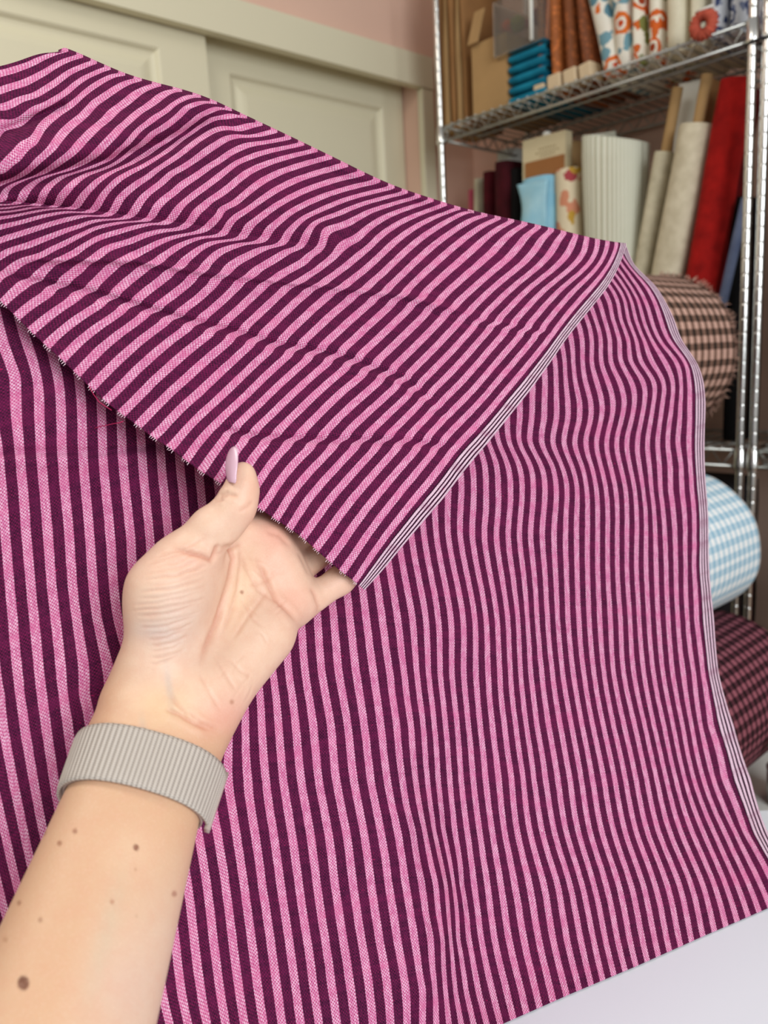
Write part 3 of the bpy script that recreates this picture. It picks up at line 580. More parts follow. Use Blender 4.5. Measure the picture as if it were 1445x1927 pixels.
# --- material
def stripe_material():
    t = NT('striped_handloom_cotton'); uvn = t.sep(t.coord('UV')); u, v = uvn[0], uvn[1]
    wob = t.math('MULTIPLY', t.math('SUBTRACT', t.noise(t.comb(t.math('MULTIPLY', u, 0.6), t.math('MULTIPLY', v, 1.1)), 1.0, 2), 0.5), 0.05)
    uw = t.math('ADD', u, wob)
    fr_ = t.math('FRACT', uw)
    dist = t.math('ABSOLUTE', t.math('SUBTRACT', fr_, UO))
    light = t.math('SUBTRACT', 1.0, t.step(dist, 0.216, 0.246))
    in_sel = t.math('LESS_THAN', uw, 0.93)
    edge_dark = t.math('LESS_THAN', uw, 1.16)
    light = t.math('MULTIPLY', light, t.math('SUBTRACT', 1.0, edge_dark))
    # selvage: fine black and white lines
    k_, w_ = (0, 0, 0, 1), (1, 1, 1, 1)
    selw = t.ramp(uw, [(0.0, k_), (0.12, w_), (0.22, k_), (0.35, w_), (0.46, k_), (0.58, w_), (0.67, k_), (0.83, w_)], 'CONSTANT')
    # yarns: warp runs along v, weft along u
    yw = t.math('MULTIPLY', uw, 12.0); yf = t.math('MULTIPLY', v, 11.0)
    a = t.math('MULTIPLY', t.math('SINE', t.math('MULTIPLY', yw, math.pi)), t.math('SINE', t.math('MULTIPLY', yf, math.pi)))
    yarn = t.noise(t.comb(t.math('FLOOR', yw), t.math('MULTIPLY', v, 0.9)), 1.7, 2)
    pick = t.noise(t.comb(t.math('MULTIPLY', u, 0.35), t.math('FLOOR', yf)), 1.9, 2)
    warp_on = t.step(a, -0.55, 0.35)
    lw = t.mix(t.step(yarn, 0.35, 0.65), srgb(204, 130, 168), srgb(228, 184, 208))
    dw = t.mix(t.step(yarn, 0.35, 0.65), srgb(48, 16, 40), srgb(76, 26, 58))
    warp = t.mix(light, dw, lw)
    sel = t.mix(selw, srgb(222, 192, 208), srgb(42, 18, 36))
    warp = t.mix(in_sel, warp, sel)
    weft_l = t.mix(t.step(pick, 0.3, 0.7), srgb(174, 50, 108), srgb(198, 84, 138))
    weft_d = t.mix(t.step(pick, 0.3, 0.7), srgb(88, 18, 60), srgb(122, 27, 76))
    weft = t.mix(light, weft_d, weft_l)
    weft = t.mix(t.math('MULTIPLY', in_sel, 0.8), weft, sel)
    col = t.mix(warp_on, weft, warp)
    # slubs and flecks
    fleck = t.noise(t.comb(t.math('MULTIPLY', u, 2.6), t.math('MULTIPLY', v, 0.9)), 4.0, 1)
    col = t.mix(t.math('MULTIPLY', t.step(fleck, 0.76, 0.80), t.math('ADD', t.math('MULTIPLY', light, 0.75), 0.05)), col, srgb(255, 240, 248))
    slub = t.noise(t.comb(t.math('MULTIPLY', u, 1.6), t.math('ADD', t.math('MULTIPLY', v, 3.2), 40.0)), 2.2, 1)
    col = t.mix(t.math('MULTIPLY', t.step(slub, 0.72, 0.80), 0.55), col, srgb(190, 30, 95))
    # weft colour drifts in broad bands along the length
    band = t.noise(t.comb(t.math('MULTIPLY', u, 0.12), t.math('MULTIPLY', v, 0.9)), 1.3, 2)
    col = t.mix(t.math('MULTIPLY', t.step(band, 0.45, 0.75), 0.35), col, t.mix(light, srgb(112, 26, 74), srgb(214, 104, 150)))
    return t.out(col, 0.9, 0, t.bump(a, 0.35, 0.0004), 0.12)
MAT_STRIPE = stripe_material()
MAT_THREAD_W = plain('white_thread', (236, 205, 220), 0.8)
MAT_THREAD_R = plain('crimson_thread', (178, 30, 84), 0.8)

# --- one mesh: flap, rounded fold, lower layer
fold_u = np.interp(uf, us, np.arange(NU))
vf = (arclen(FP) / PITCH); vf = vf - vf[:, -1:]                      # measured from the fold
vs_ = (arclen(SP) / PITCH)
# fold rows between flap top and the sheet top
SX0, SY0, SZ0 = (np.interp(uf, us, A[:, 0]) for A in (XX, YY, ZZ))
fold = []
for q in (0.3, 0.6):
    fold.append(at_arr(FX[:, -1] * (1 - q) + SX0 * q, FY[:, -1] * (1 - q) + SY0 * q - 5 * math.sin(math.pi * q), FZZ[:, -1] * (1 - q) + SZ0 * q))
FPX = np.concatenate([FP, np.stack(fold, 1), at_arr(SX0, SY0, SZ0)[:, None, :]], 1)
vfx = np.concatenate([vf, np.full((NUF, 1), 0.25), np.full((NUF, 1), 0.5), np.full((NUF, 1), 0.8)], 1)
UVF = np.stack([np.repeat(uf[:, None], NVF + 3, 1), vfx + 60.0], -1)
UVS = np.stack([UU, vs_ + 60.8], -1)
def grid_faces(nu, nv, base, flip=False):
    I, J = np.meshgrid(np.arange(nu - 1), np.arange(nv - 1), indexing='ij'); a = base + I * nv + J
    q = np.stack([a, a + nv, a + nv + 1, a + 1], -1).reshape(-1, 4)
    return q[:, ::-1] if flip else q
fa = grid_faces(NUF, NVF + 3, 0); fb = grid_faces(NU, NV, NUF * (NVF + 3))
cloth = quads_mesh('striped_cloth', np.concatenate([FPX.reshape(-1, 3), SP.reshape(-1, 3)]), np.concatenate([fa, fb]), MAT_STRIPE, None,
                   np.concatenate([UVF.reshape(-1, 2), UVS.reshape(-1, 2)]))
tag(cloth, 'magenta and plum striped cotton cloth folded over and draped onto the white table', 'fabric')
sol = cloth.modifiers.new('thickness', 'SOLIDIFY'); sol.thickness = 0.0005; sol.offset = 0.0
# frayed yarn ends along the cut edge of the flap
mb = MB(); mr = MB()
for k in range(1, 27):
    for j in range(7):
        u = k + UO + (j - 3) * 0.065
        i = int(np.clip(u / UF * (NUF - 1), 0, NUF - 1))
        p0, p1 = FP[i, 1], FP[i, 0]; dv = p1 - p0; dv /= np.linalg.norm(dv)
        ln = rng.uniform(0.0004, 0.0019); side = rng.normal(0, 0.25, 3)
        d2 = dv + side; d2 /= np.linalg.norm(d2)
        mb.tube([p1 - dv * 0.0004, p1 + dv * ln * 0.5, p1 + dv * ln * 0.5 + d2 * ln * 0.5], [0.00022, 0.0002, 0.0001], 4)
o = mb.build('frayed_threads', MAT_THREAD_W, cloth); o['kind'] = 'stuff'
def pix_thread(pts, z, r=0.00028):
    return [at(x, y, zz) for (x, y), zz in zip(pts, z)]
i0 = 17
mr.tube(pix_thread([(232, 793), (222, 796), (210, 798), (198, 801), (186, 803), (178, 806)], [.4205, .4215, .425, .429, .431, .432]), 0.00026, 5)
mr.tube(pix_thread([(168, 728), (176, 742), (186, 756), (199, 765), (210, 772)], [.4145, .4155, .4165, .4175, .4175]), 0.00022, 5)
mr.build('loose_thread', MAT_THREAD_R, cloth)
# ------------------------------------------------------------------ hand and forearm
# joints: (px, py, distance, radius in pixels at that distance)
def J(px, py, z, r): return np.array([(px - CX) / F * z, (py - CY) / F * z, z, r * z / F])
PR = []      # (a, b, group)
def cone(a, b, g): PR.append((J(*a), J(*b), g))
# forearm and wrist (two bones side by side give the flat oval section)
cone((246, 1409, .372, 76), (50, 1990, .290, 150), 'arm'); cone((316, 1436, .376, 80), (130, 2000, .296, 145), 'arm')
cone((262, 1340, .388, 74), (246, 1409, .372, 76), 'arm'); cone((345, 1340, .394, 70), (316, 1436, .376, 80), 'arm')
# palm: metacarpals
cone((300, 1280, .402, 62), (480, 1012, .445, 44), 'palm'); cone((335, 1290, .404, 62), (512, 1035, .449, 42), 'palm')
cone((360, 1305, .402, 60), (532, 1080, .451, 43), 'palm'); cone((385, 1318, .398, 52), (540, 1130, .445, 46), 'palm')
# heel of the hand on the little-finger side, pads under the fingers
cone((378, 1335, .392, 52), (500, 1195, .423, 52), 'palm'); cone((498, 1020, .441, 36), (548, 1120, .444, 38), 'palm')
# thenar mound and thumb
cone((296, 1235, .393, 64), (318, 1110, .395, 72), 'then'); cone((318, 1120, .396, 70), (352, 1062, .398, 56), 'then')
cone((345, 1058, .398, 52), (400, 995, .399, 40), 'thumb'); cone((400, 995, .399, 40), (441, 957, .400, 33), 'thumb')
cone((441, 957, .400, 33), (455, 920, .401, 29), 'thumb'); cone((455, 920, .401, 29), (457, 893, .402, 24), 'thumb'); cone((425, 985, .401, 34), (447, 948, .402, 33), 'thumb')
# web between thumb and palm
cone((385, 1085, .412, 42), (455, 1010, .428, 30), 'palm')
# fingers, passing behind the cloth
FG = {'index': [(492, 1003, .450, 34), (582, 930, .466, 27), (655, 880, .478, 25), (705, 842, .487, 22)],
      'middle': [(528, 1030, .453, 32), (622, 958, .470, 27), (705, 900, .483, 25), (760, 858, .492, 22)],
      'ring': [(548, 1080, .455, 30), (632, 1018, .471, 26), (716, 962, .480, 25), (768, 920, .488, 21)],
      'pinky': [(556, 1146, .446, 32), (640, 1092, .459, 25), (700, 1042, .468, 21), (740, 1008, .474, 18)]}
for g, ch in FG.items():
    for a, b in zip(ch[:-1], ch[1:]): cone(a, b, g)
def smin(a, b, k):
    h = np.clip(0.5 + 0.5 * (b - a) / k, 0, 1); return b * (1 - h) + a * h - k * h * (1 - h)
def sd(Pt):
    gd = {}
    for a, b, g in PR:
        ab = b[:3] - a[:3]; ap = Pt - a[:3].astype(np.float32)
        t = np.clip((ap @ ab.astype(np.float32)) / np.float32(ab @ ab), 0, 1)
        q = ap - t[..., None] * ab.astype(np.float32)
        dd = np.sqrt((q * q).sum(-1)) - (a[3] + (b[3] - a[3]) * t).astype(np.float32)
        kk = 0.012 if g in ('arm', 'palm', 'then') else 0.005
        gd[g] = dd if g not in gd else smin(gd[g], dd, kk)
    d = smin(gd['arm'], gd['palm'], 0.022); d = smin(d, gd['then'], 0.012); d = smin(d, gd['thumb'], 0.007)
    f = gd['index']
    for g in ('middle', 'ring', 'pinky'): f = smin(f, gd[g], 0.0012)
    return smin(d, f, 0.0045)
# box aligned with the arm
allp = np.array([p[:3] for a, b, _ in PR for p in (a, b)]); cen = allp.mean(0)
ax0 = allp[0] * 0 + (J(560, 1080, .45, 1)[:3] - J(90, 1960, .30, 1)[:3]); ax0 /= np.linalg.norm(ax0)
ax1 = np.cross(ax0, [0, 0, 1.0]); ax1 /= np.linalg.norm(ax1); ax2 = np.cross(ax0, ax1); BX = np.stack([ax0, ax1, ax2])
loc = (allp - cen) @ BX.T; rad = np.array([p[3] for a, b, _ in PR for p in (a, b)])
lo = (loc - rad[:, None]).min(0) - 0.006; hi = (loc + rad[:, None]).max(0) + 0.006
def surface_net(h=0.00074, blk=10):
    n = np.ceil((hi - lo) / h / blk).astype(int) * blk
    nb = n // blk
    bc = np.stack(np.meshgrid(*[lo[i] + (np.arange(nb[i]) + 0.5) * blk * h for i in range(3)], indexing='ij'), -1).astype(np.float32)
    db = sd((bc.reshape(-1, 3) @ BX.astype(np.float32) + cen.astype(np.float32))).reshape(nb)
    G = np.repeat(np.repeat(np.repeat(np.where(db > 0, 1.0, -1.0).astype(np.float32), blk, 0), blk, 1), blk, 2)
    near = np.argwhere(np.abs(db) < blk * h * 0.87 + 0.0012)
    off = np.stack(np.meshgrid(*[np.arange(blk)] * 3, indexing='ij'), -1).reshape(-1, 3)
    for i in range(0, len(near), 600):
        bl = near[i:i + 600]; idx = (bl[:, None, :] * blk + off[None]).reshape(-1, 3)
        pt = (lo + idx * h).astype(np.float32)
        G[idx[:, 0], idx[:, 1], idx[:, 2]] = sd(pt @ BX.astype(np.float32) + cen.astype(np.float32))
    s = G < 0; c = [(i, j, k) for i in (0, 1) for j in (0, 1) for k in (0, 1)]
    sl = lambda o: tuple(slice(o[i], G.shape[i] - 1 + o[i]) for i in range(3))
    cnt = sum(s[sl(o)].astype(np.int8) for o in c); mask = (cnt > 0) & (cnt < 8)
    cell = np.argwhere(mask); vid = np.full(mask.shape, -1, np.int64); vid[mask] = np.arange(len(cell))
    acc = np.zeros((len(cell), 3)); num = np.zeros(len(cell))
    for o in c:
        for axis in range(3):
            if o[axis]: continue
            o2 = list(o); o2[axis] = 1
            g0 = G[cell[:, 0] + o[0], cell[:, 1] + o[1], cell[:, 2] + o[2]]; g1 = G[cell[:, 0] + o2[0], cell[:, 1] + o2[1], cell[:, 2] + o2[2]]
            m = (g0 < 0) != (g1 < 0); t = np.where(m, g0 / (g0 - g1 + 1e-12), 0)
            p = np.array(o, float)[None] + np.zeros((len(cell), 3)); p[:, axis] += t
            acc += p * m[:, None]; num += m
    V = (cell + acc / num[:, None]) * h + lo
    fs = []
    for axis in range(3):
        b1, b2 = [(1, 2), (2, 0), (0, 1)][axis]
        d1 = [0, 0, 0]; d1[axis] = 1
        A = s[tuple(slice(0, s.shape[i] - (1 if i == axis else 0)) for i in range(3))]; B = s[tuple(slice(1 if i == axis else 0, None) for i in range(3))]
        e = np.argwhere(A != B); ok = (e[:, b1] > 0) & (e[:, b2] > 0) & (e[:, b1] < mask.shape[b1]) & (e[:, b2] < mask.shape[b2]) & (e[:, axis] < mask.shape[axis]); e = e[ok]
        sg = A[e[:, 0], e[:, 1], e[:, 2]]
        def cid(a, b):
            q = e.copy(); q[:, b1] -= a; q[:, b2] -= b; return vid[q[:, 0], q[:, 1], q[:, 2]]
        q = np.stack([cid(1, 1), cid(0, 1), cid(0, 0), cid(1, 0)], 1)
        q = np.where(sg[:, None], q, q[:, ::-1]); fs.append(q)
    fs = np.concatenate(fs); fs = fs[(fs >= 0).all(1)]
    return V @ BX + cen, fs
HV, HF = surface_net()
# light smoothing
def smooth(V, Fq, it=4, lam=0.5):
    e = np.concatenate([Fq[:, [0, 1]], Fq[:, [1, 2]], Fq[:, [2, 3]], Fq[:, [3, 0]]]); e = np.concatenate([e, e[:, ::-1]])
    deg = np.bincount(e[:, 0], minlength=len(V)).astype(float)
    for _ in range(it):
        acc = np.stack([np.bincount(e[:, 0], V[e[:, 1], c], len(V)) for c in range(3)], 1); V = V + lam * (acc / np.maximum(deg, 1)[:, None] - V)
    return V
HV = smooth(HV, HF, 8)
def vnorm(V, Fq):
    n = np.cross(V[Fq[:, 2]] - V[Fq[:, 0]], V[Fq[:, 3]] - V[Fq[:, 1]]); N = np.zeros_like(V)
    for c in range(4): 
        for a in range(3): N[:, a] += np.bincount(Fq[:, c], n[:, a], len(V))
    return N / (np.linalg.norm(N, axis=1)[:, None] + 1e-12)
HN = vnorm(HV, HF)
PX = CX + F * HV[:, 0] / HV[:, 2]; PY = CY + F * HV[:, 1] / HV[:, 2]
front = np.clip(-HN[:, 2] * 2.0, 0, 1)
HM = np.where((PY < 1425) & (front > 0))[0]
def pl(line):
    d_, fr = seg_dist(PX[HM], PY[HM], line); return np.abs(d_), fr
def Z6(pts): return [(200 + x / 2.779, 800 + y / 2.779) for x, y in pts]       # read off an enlarged crop of the palm
CREASES = [  # polyline, depth mm, half-width px
 (Z6([(575, 640), (640, 640), (665, 700), (650, 800), (610, 930), (575, 1040), (520, 1160), (480, 1260)]), 0.85, 5.0),
 (Z6([(690, 640), (700, 720), (690, 860), (640, 1000), (590, 1120)]), 0.40, 4.0),
 (Z6([(780, 690), (830, 800), (880, 910), (950, 980), (1015, 1050)]), 0.65, 4.5),
 (Z6([(690, 640), (740, 760), (790, 860), (880, 930)]), 0.35, 4.0),
 (Z6([(330, 640), (430, 670), (500, 685), (548, 706), (560, 690), (575, 640), (590, 620)]), 0.9, 4.5),
 (Z6([(560, 690), (640, 640), (720, 620)]), 0.4, 4.5),
 (Z6([(575, 385), (640, 365), (690, 372)]), 0.5, 4.0), (Z6([(590, 370), (640, 345)]), 0.35, 3.0), (Z6([(560, 395), (620, 392)]), 0.3, 3.0),
 (Z6([(690, 455), (735, 430), (770, 395)]), 0.3, 4.0),
 (Z6([(1065, 840), (1090, 890), (1110, 950), (1105, 1010)]), 0.5, 4.0), (Z6([(1000, 660), (1030, 720), (1065, 790)]), 0.4, 4.0),
 (Z6([(300, 1480), (380, 1510), (470, 1565), (560, 1605)]), 0.75, 4.5), (Z6([(330, 1400), (380, 1470), (430, 1520)]), 0.4, 4.0), (Z6([(420, 1490), (500, 1560), (590, 1590)]), 0.4, 4.0),
 (Z6([(700, 900), (760, 1010), (820, 1060)]), 0.25, 3.0), (Z6([(850, 860), (740, 1000), (660, 1120)]), 0.28, 3.5), (Z6([(900, 760), (830, 820), (740, 840)]), 0.22, 3.5), (Z6([(830, 560), (900, 580), (960, 640)]), 0.3, 4.0),
 (Z6([(560, 1200), (620, 1300), (680, 1400)]), 0.22, 3.5), (Z6([(480, 1290), (540, 1400), (600, 1500)]), 0.22, 3.5), (Z6([(640, 1220), (700, 1290), (760, 1320)]), 0.2, 3.5)]
rw = np.random.default_rng(5)
for i in range(19):
    f = i / 18.0; y0 = 690 + 560 * f; xl = 225 - 90 * math.sin(math.pi * min(f * 1.15, 1)) + rw.uniform(-12, 45); xr = 500 + 95 * math.sin(math.pi * min(f + .1, 1)) - 60 * f + rw.uniform(-70, 5)
    pts_ = []
    for q in np.linspace(0, 1, 7): pts_.append((xl + (xr - xl) * q, y0 + 14 * math.sin(math.pi * q) - (95 - 40 * f) * q + rw.uniform(-5, 5)))
    CREASES.append((Z6(pts_), rw.uniform(.16, .34), rw.uniform(2.0, 2.8)))
for i in range(16):                       # fine short lines across the palm
    x0, y0 = rw.uniform(560, 960), rw.uniform(680, 1380); an = rw.choice([-1.1, 0.5, 1.2, 2.2]) + rw.uniform(-.3, .3); l = rw.uniform(50, 130)
    CREASES.append((Z6([(x0, y0), (x0 + l * .5 * math.cos(an) + 5, y0 + l * .5 * math.sin(an)), (x0 + l * math.cos(an), y0 + l * math.sin(an))]), rw.uniform(.10, .2), 2.2))
disp = np.zeros(len(HV))
CW = []
for line, dep, w in CREASES:
    d_, fr = pl(line); e = np.clip(np.minimum(fr, 1 - fr) / 0.18, 0, 1) * front[HM]
    disp[HM] += e * 0.001 * dep * (-1.5 * np.exp(-(d_ / w) ** 2) + 0.6 * np.exp(-((d_ - 2.4 * w) / (1.5 * w)) ** 2))
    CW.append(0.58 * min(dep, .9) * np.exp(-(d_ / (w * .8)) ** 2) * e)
# soft pads
for (x, y, r, a) in ((515, 1000, 34, .9), (552, 1060, 26, .8), (556, 1140, 30, 1.0), (300, 1130, 60, 1.0), (470, 1290, 60, .8), (430, 1100, 45, -1.2), (410, 1190, 45, -1.0), (345, 1345, 30, -.7), (472, 905, 20, .6), (300, 1420, 20, .5), (330, 1410, 16, -.5)):
    disp += 0.001 * a * np.exp(-(((PX - x) ** 2 + (PY - y) ** 2) / r ** 2)) * front
HV2 = HV + HN * disp[:, None]
# skin colouring, with some light, sheen and crease shade painted in
def blob(x, y, rx, ry, rot=0.0):
    c_, s_ = math.cos(rot), math.sin(rot); X = (PX - x) * c_ + (PY - y) * s_; Y = -(PX - x) * s_ + (PY - y) * c_
    return np.exp(-((X / rx) ** 2 + (Y / ry) ** 2))
lin = lambda r, g, b: np.array(srgb(r, g, b)[:3])
tint = np.tile(lin(214, 172, 138), (len(HV), 1))
def paint(w, c): 
    global tint
    tint = tint * (1 - w[:, None]) + c * w[:, None]
palm_w = np.clip((1390 - PY) / 60, 0, 1) * np.clip((PX - 200) / 60, 0, 1)
paint(0.85 * palm_w, lin(232, 196, 172))
paint(0.55 * np.clip((PY - 1560) / 200, 0, 1) * np.clip((PX - 150 + (PY - 1700) * .25) / 160, 0, 1), lin(226, 200, 180))  # right side of the forearm painted paler, as lit from the right
for (x, y, rx, ry, rot, c, a) in ((515, 1005, 45, 30, .6, (232, 158, 140), .6), (552, 1130, 40, 34, 0, (234, 168, 148), .5), (420, 1350, 55, 36, -.5, (230, 158, 142), .55), (350, 1055, 60, 25, 0, (230, 172, 152), .4), (470, 930, 22, 40, .3, (234, 176, 152), .45), (520, 1070, 40, 30, .5, (232, 168, 148), .35), (640, 1100, 40, 22, -.6, (230, 180, 158), .4),
     (330, 1170, 60, 70, .3, (212, 196, 186), .5), (290, 1190, 45, 18, .2, (186, 178, 182), .3), (455, 1110, 22, 70, .2, (240, 206, 170), .6), (300, 1330, 60, 45, 0, (226, 192, 148), .6), (318, 1290, 8, 40, -.15, (172, 172, 170), .4), (270, 1385, 7, 34, -.1, (176, 172, 168), .35), (200, 1760, 20, 130, .25, (196, 186, 160), .35), (250, 1600, 60, 50, 0, (226, 190, 158), .5), (240, 1860, 60, 80, 0, (216, 186, 172), .4)):  # greyish thenar patches: vein colour plus a sheen painted in
    paint(a * blob(x, y, rx, ry, rot), lin(*c))
for w in CW: tint[HM] = tint[HM] * (1 - w[:, None]) + lin(186, 110, 86) * w[:, None]  # crease lines darkened in the colour to deepen their shading
for (x, y, r, c, a) in ((44, 1850, 11, (104, 56, 34), .95), (256, 1595, 5.5, (124, 72, 50), .9), (141, 1564, 4.5, (150, 96, 68), .85), (112, 1587, 4.5, (150, 96, 68), .8), (82, 1567, 5.5, (140, 92, 66), .6), (36, 1699, 4, (150, 100, 72), .8), (76, 1731, 4.5, (160, 112, 82), .7), (211, 1697, 4.5, (176, 124, 96), .7), (328, 1682, 5, (156, 100, 82), .7), (255, 1636, 2.5, (170, 120, 92), .6), (10, 1768, 5, (170, 118, 86), .5), (456, 1114, 3.2, (150, 92, 60), .8), (435, 1321, 4, (170, 112, 84), .6), (257, 1724, 2.5, (180, 140, 112), .5)):
    d_ = np.hypot(PX - x, (PY - y) * (0.8 if r > 8 else .9)); paint(a * np.clip((r + 1.6 - d_) / 3.2, 0, 1) * (front > 0.05), lin(*c))
def skin_material():
    t = NT('skin'); a = t.node('ShaderNodeVertexColor', layer_name='tint'); co = t.coord()
    n = t.noise(co, 140, 4, 0.6); n2 = t.noise(co, 900, 2)
    col = t.mix(t.math('MULTIPLY', t.step(n, 0.35, 0.75), 0.20), a.outputs['Color'], srgb(214, 150, 124))
    col = t.mix(t.math('MULTIPLY', t.step(n2, 0.45, 0.8), 0.10), col, srgb(246, 220, 200))
    vr = t.node('ShaderNodeTexVoronoi', feature='DISTANCE_TO_EDGE'); vr.inputs['Scale'].default_value = 900; t.L.new(t.scaled(co, (1, .6, 1)), vr.inputs['Vector'])
    h = t.math('ADD', t.math('MULTIPLY', t.math('MINIMUM', vr.outputs['Distance'], 0.2), 1.0), t.math('MULTIPLY', n2, 0.5))
    m = t.out(col, t.math('ADD', 0.42, t.math('MULTIPLY', n, 0.16)), 0, t.bump(h, 0.22, 0.0006), 0.42)
    t.b.inputs['Subsurface Weight'].default_value = 0.07; t.b.inputs['Subsurface Radius'].default_value = (0.006, 0.0026, 0.0014); t.b.inputs['Subsurface Scale'].default_value = 0.5
    return m
MAT_SKIN = skin_material()
cw = lambda V: V @ RW.T + CAM
person = quads_mesh('person', cw(HV2), HF, MAT_SKIN, None, None, tint)
tag(person, 'bare forearm and open hand, thumb and fingers holding the lifted corner of the cloth', 'person')
# thumb nail: long almond plate
NL, NW = 26, 11
C0, C1, C2 = np.array([437., 908.]), np.array([432., 880.]), np.array([442., 841.])
rows = []
for i in range(NL):
    t = i / (NL - 1); c = C0 * (1 - t) ** 2 + 2 * C1 * t * (1 - t) + C2 * t * t
    w = (0.62 + 0.55 * t - 0.1 * t * t) * math.sqrt(max(1 - max((t - 0.42) / 0.58, 0) ** 2, 0)) * (1.0 if t > .08 else .8 + 2.5 * t) + 0.03
    r_ = []
    for j in range(NW):
        q = (j / (NW - 1)) * 2 - 1
        x = c[0] + q * w * 12.0 + (1 - q * q) * -1.5; y = c[1] + q * w * 2.2
        z = 0.3925 - q * w * 0.0046 + 0.0016 * (q * q) + 0.0045 * t * t - .0012 * (1 - t)
        r_.append(at(x, y, z))
    rows.append(r_)
nail = grid_mesh('thumb_nail', np.array(rows), plain('pale_pink_nail_polish', (226, 186, 202), 0.22, 0, 0.01, spec=0.55), person)
sm = nail.modifiers.new('thickness', 'SOLIDIFY'); sm.thickness = 0.0007; sm.offset = 0
nail['label'] = 'long pale pink almond shaped nail'

# ------------------------------------------------------------------ watch band
def axis_pt(s):          # along the forearm, s = 0 at the wrist crease, 1 near the bottom of the picture
    a = 0.5 * (J(246, 1409, .372, 1)[:3] + J(316, 1436, .376, 1)[:3]); b = 0.5 * (J(50, 1990, .290, 1)[:3] + J(130, 2000, .296, 1)[:3]); return a + (b - a) * s
WA, WB = axis_pt(0), axis_pt(1); WD = (WB - WA) / np.linalg.norm(WB - WA)
E1 = np.array([1.0, 0.27, -0.08]); E1 -= (E1 @ WD) * WD; E1 /= np.linalg.norm(E1); E2 = np.cross(WD, E1); E2 = E2 if E2[2] < 0 else -E2   # E1 to the right, E2 towards the camera
def skin_radius(cpt, q):
    dv = math.cos(q) * E1 + math.sin(q) * E2; r = 0.02
    for _ in range(12): r -= float(sd((cpt + dv * r)[None].astype(np.float32))[0]) * 0.9
    return r
BC, BWD = WA + WD * 0.0125, 0.0255
NB = 240
qs = np.linspace(0, 2 * math.pi, NB, endpoint=False)
r_lo = np.array([skin_radius(BC - WD * BWD * .45, q) for q in qs[::10]]); r_hi = np.array([skin_radius(BC + WD * BWD * .45, q) for q in qs[::10]])
def ring(r):
    r = np.interp(qs, np.append(qs[::10], 2 * math.pi), np.append(r, r[0])); k = np.ones(13) / 13
    return np.convolve(np.concatenate([r[-6:], r, r[:6]]), k, 'valid')
r_lo, r_hi = ring(r_lo), ring(r_hi)
def band_material():
    t = NT('woven_nylon_taupe'); uvn = t.sep(t.coord('UV'))
    a = t.math('MULTIPLY', t.math('SINE', t.math('MULTIPLY', uvn[0], math.pi * 2)), 1.0)
    b = t.math('SINE', t.math('ADD', t.math('MULTIPLY', uvn[1], 2 * math.pi * 26), t.math('MULTIPLY', t.math('FLOOR', uvn[0]), math.pi)))
    col = t.mix(t.step(a, -0.9, 0.2), srgb(156, 145, 136), srgb(196, 186, 176))
    col = t.mix(t.math('MULTIPLY', t.step(b, 0.2, 0.9), 0.35), col, srgb(216, 208, 196))
    return t.out(col, 0.7, 0, t.bump(b, 0.4, 0.0004), 0.3)
MAT_BAND = band_material(); MAT_BANDUNDER = cloth_mat('taupe_band_lining', (176, 152, 144), None, 60, 1500)
MAT_LUG = plain('taupe_plastic', (178, 160, 152), 0.4)
def band_strip(q0, q1, off, halfw, thick, ribs, nu, nv=15):
    """closed strap section: angles q0..q1 round the wrist"""
    Q = np.linspace(q0, q1, nu); rows = []; uvs = []
    for q in Q:
        qq = q % (2 * math.pi)
        rl = np.interp(qq, np.append(qs, 2 * math.pi), np.append(r_lo, r_lo[0])); rh = np.interp(qq, np.append(qs, 2 * math.pi), np.append(r_hi, r_hi[0]))
        dv = math.cos(q) * E1 + math.sin(q) * E2; row = []; uvr = []
        ex = 0.0 if off < 0.001 else 0.0042 * max(0.0, (q - math.radians(150)) / math.radians(46)) ** 2 + 0.0018 * max(0.0, (math.radians(25) - q) / math.radians(39)) ** 2
        rb = 0.00042 * (0.5 + 0.5 * math.cos(2 * math.pi * ribs * (q - q0) / (q1 - q0))) if ribs else 0
        prof = [(-1 + 2 * k / (nv - 1), 1) for k in range(nv)] + [(1 - 2 * k / 3, 0) for k in range(4)]
        for w, top in prof:
            r = rl + (rh - rl) * (w * .5 + .5) + off + ex + (thick if top else 0) + (rb * (1 - abs(w) ** 8) if top else 0)
            row.append(BC + WD * w * halfw + dv * r); uvr.append((ribs * (q - q0) / (q1 - q0) + 0.25 if ribs else (q - q0) * 10, w * .5 + .5))
        rows.append(row); uvs.append(uvr)
    return cw(np.array(rows)), np.array(uvs)
watch = thing('watch_band', cw(BC), 'taupe grey woven nylon watch band around the wrist', 'watch band')
Pb, Ub = band_strip(0, 2 * math.pi, 0.0004, BWD * 0.5 * 0.96, 0.0012, 0, NB)
o = grid_mesh('under_strap', Pb, MAT_BANDUNDER, None, Ub, closed_v=True); reparent(o, watch)
QL, QR = math.radians(196), math.radians(-14)
Pb, Ub = band_strip(QL, QR, 0.0019, BWD * 0.5, 0.0013, 46, 737)
o = grid_mesh('ribbed_strap', Pb, MAT_BAND, None, Ub, closed_v=True); reparent(o, watch)
def lug(q, off, wq, nm):
    Pq, Uq = band_strip(q - wq, q + wq, off, BWD * 0.5 + 0.0012, 0.0026, 0, 9, 9)
    rows_ = list(Pq); c0 = Pq[0].mean(0); c1 = Pq[-1].mean(0)
    A = np.concatenate([[np.repeat(c0[None], Pq.shape[1], 0)], Pq, [np.repeat(c1[None], Pq.shape[1], 0)]])
    o = grid_mesh(nm, A, MAT_LUG, None, None, closed_v=True); reparent(o, watch); return o
lug(math.radians(198), 0.0014, math.radians(6), 'lug'); lug(math.radians(-15), 0.0014, math.radians(4), 'lug')
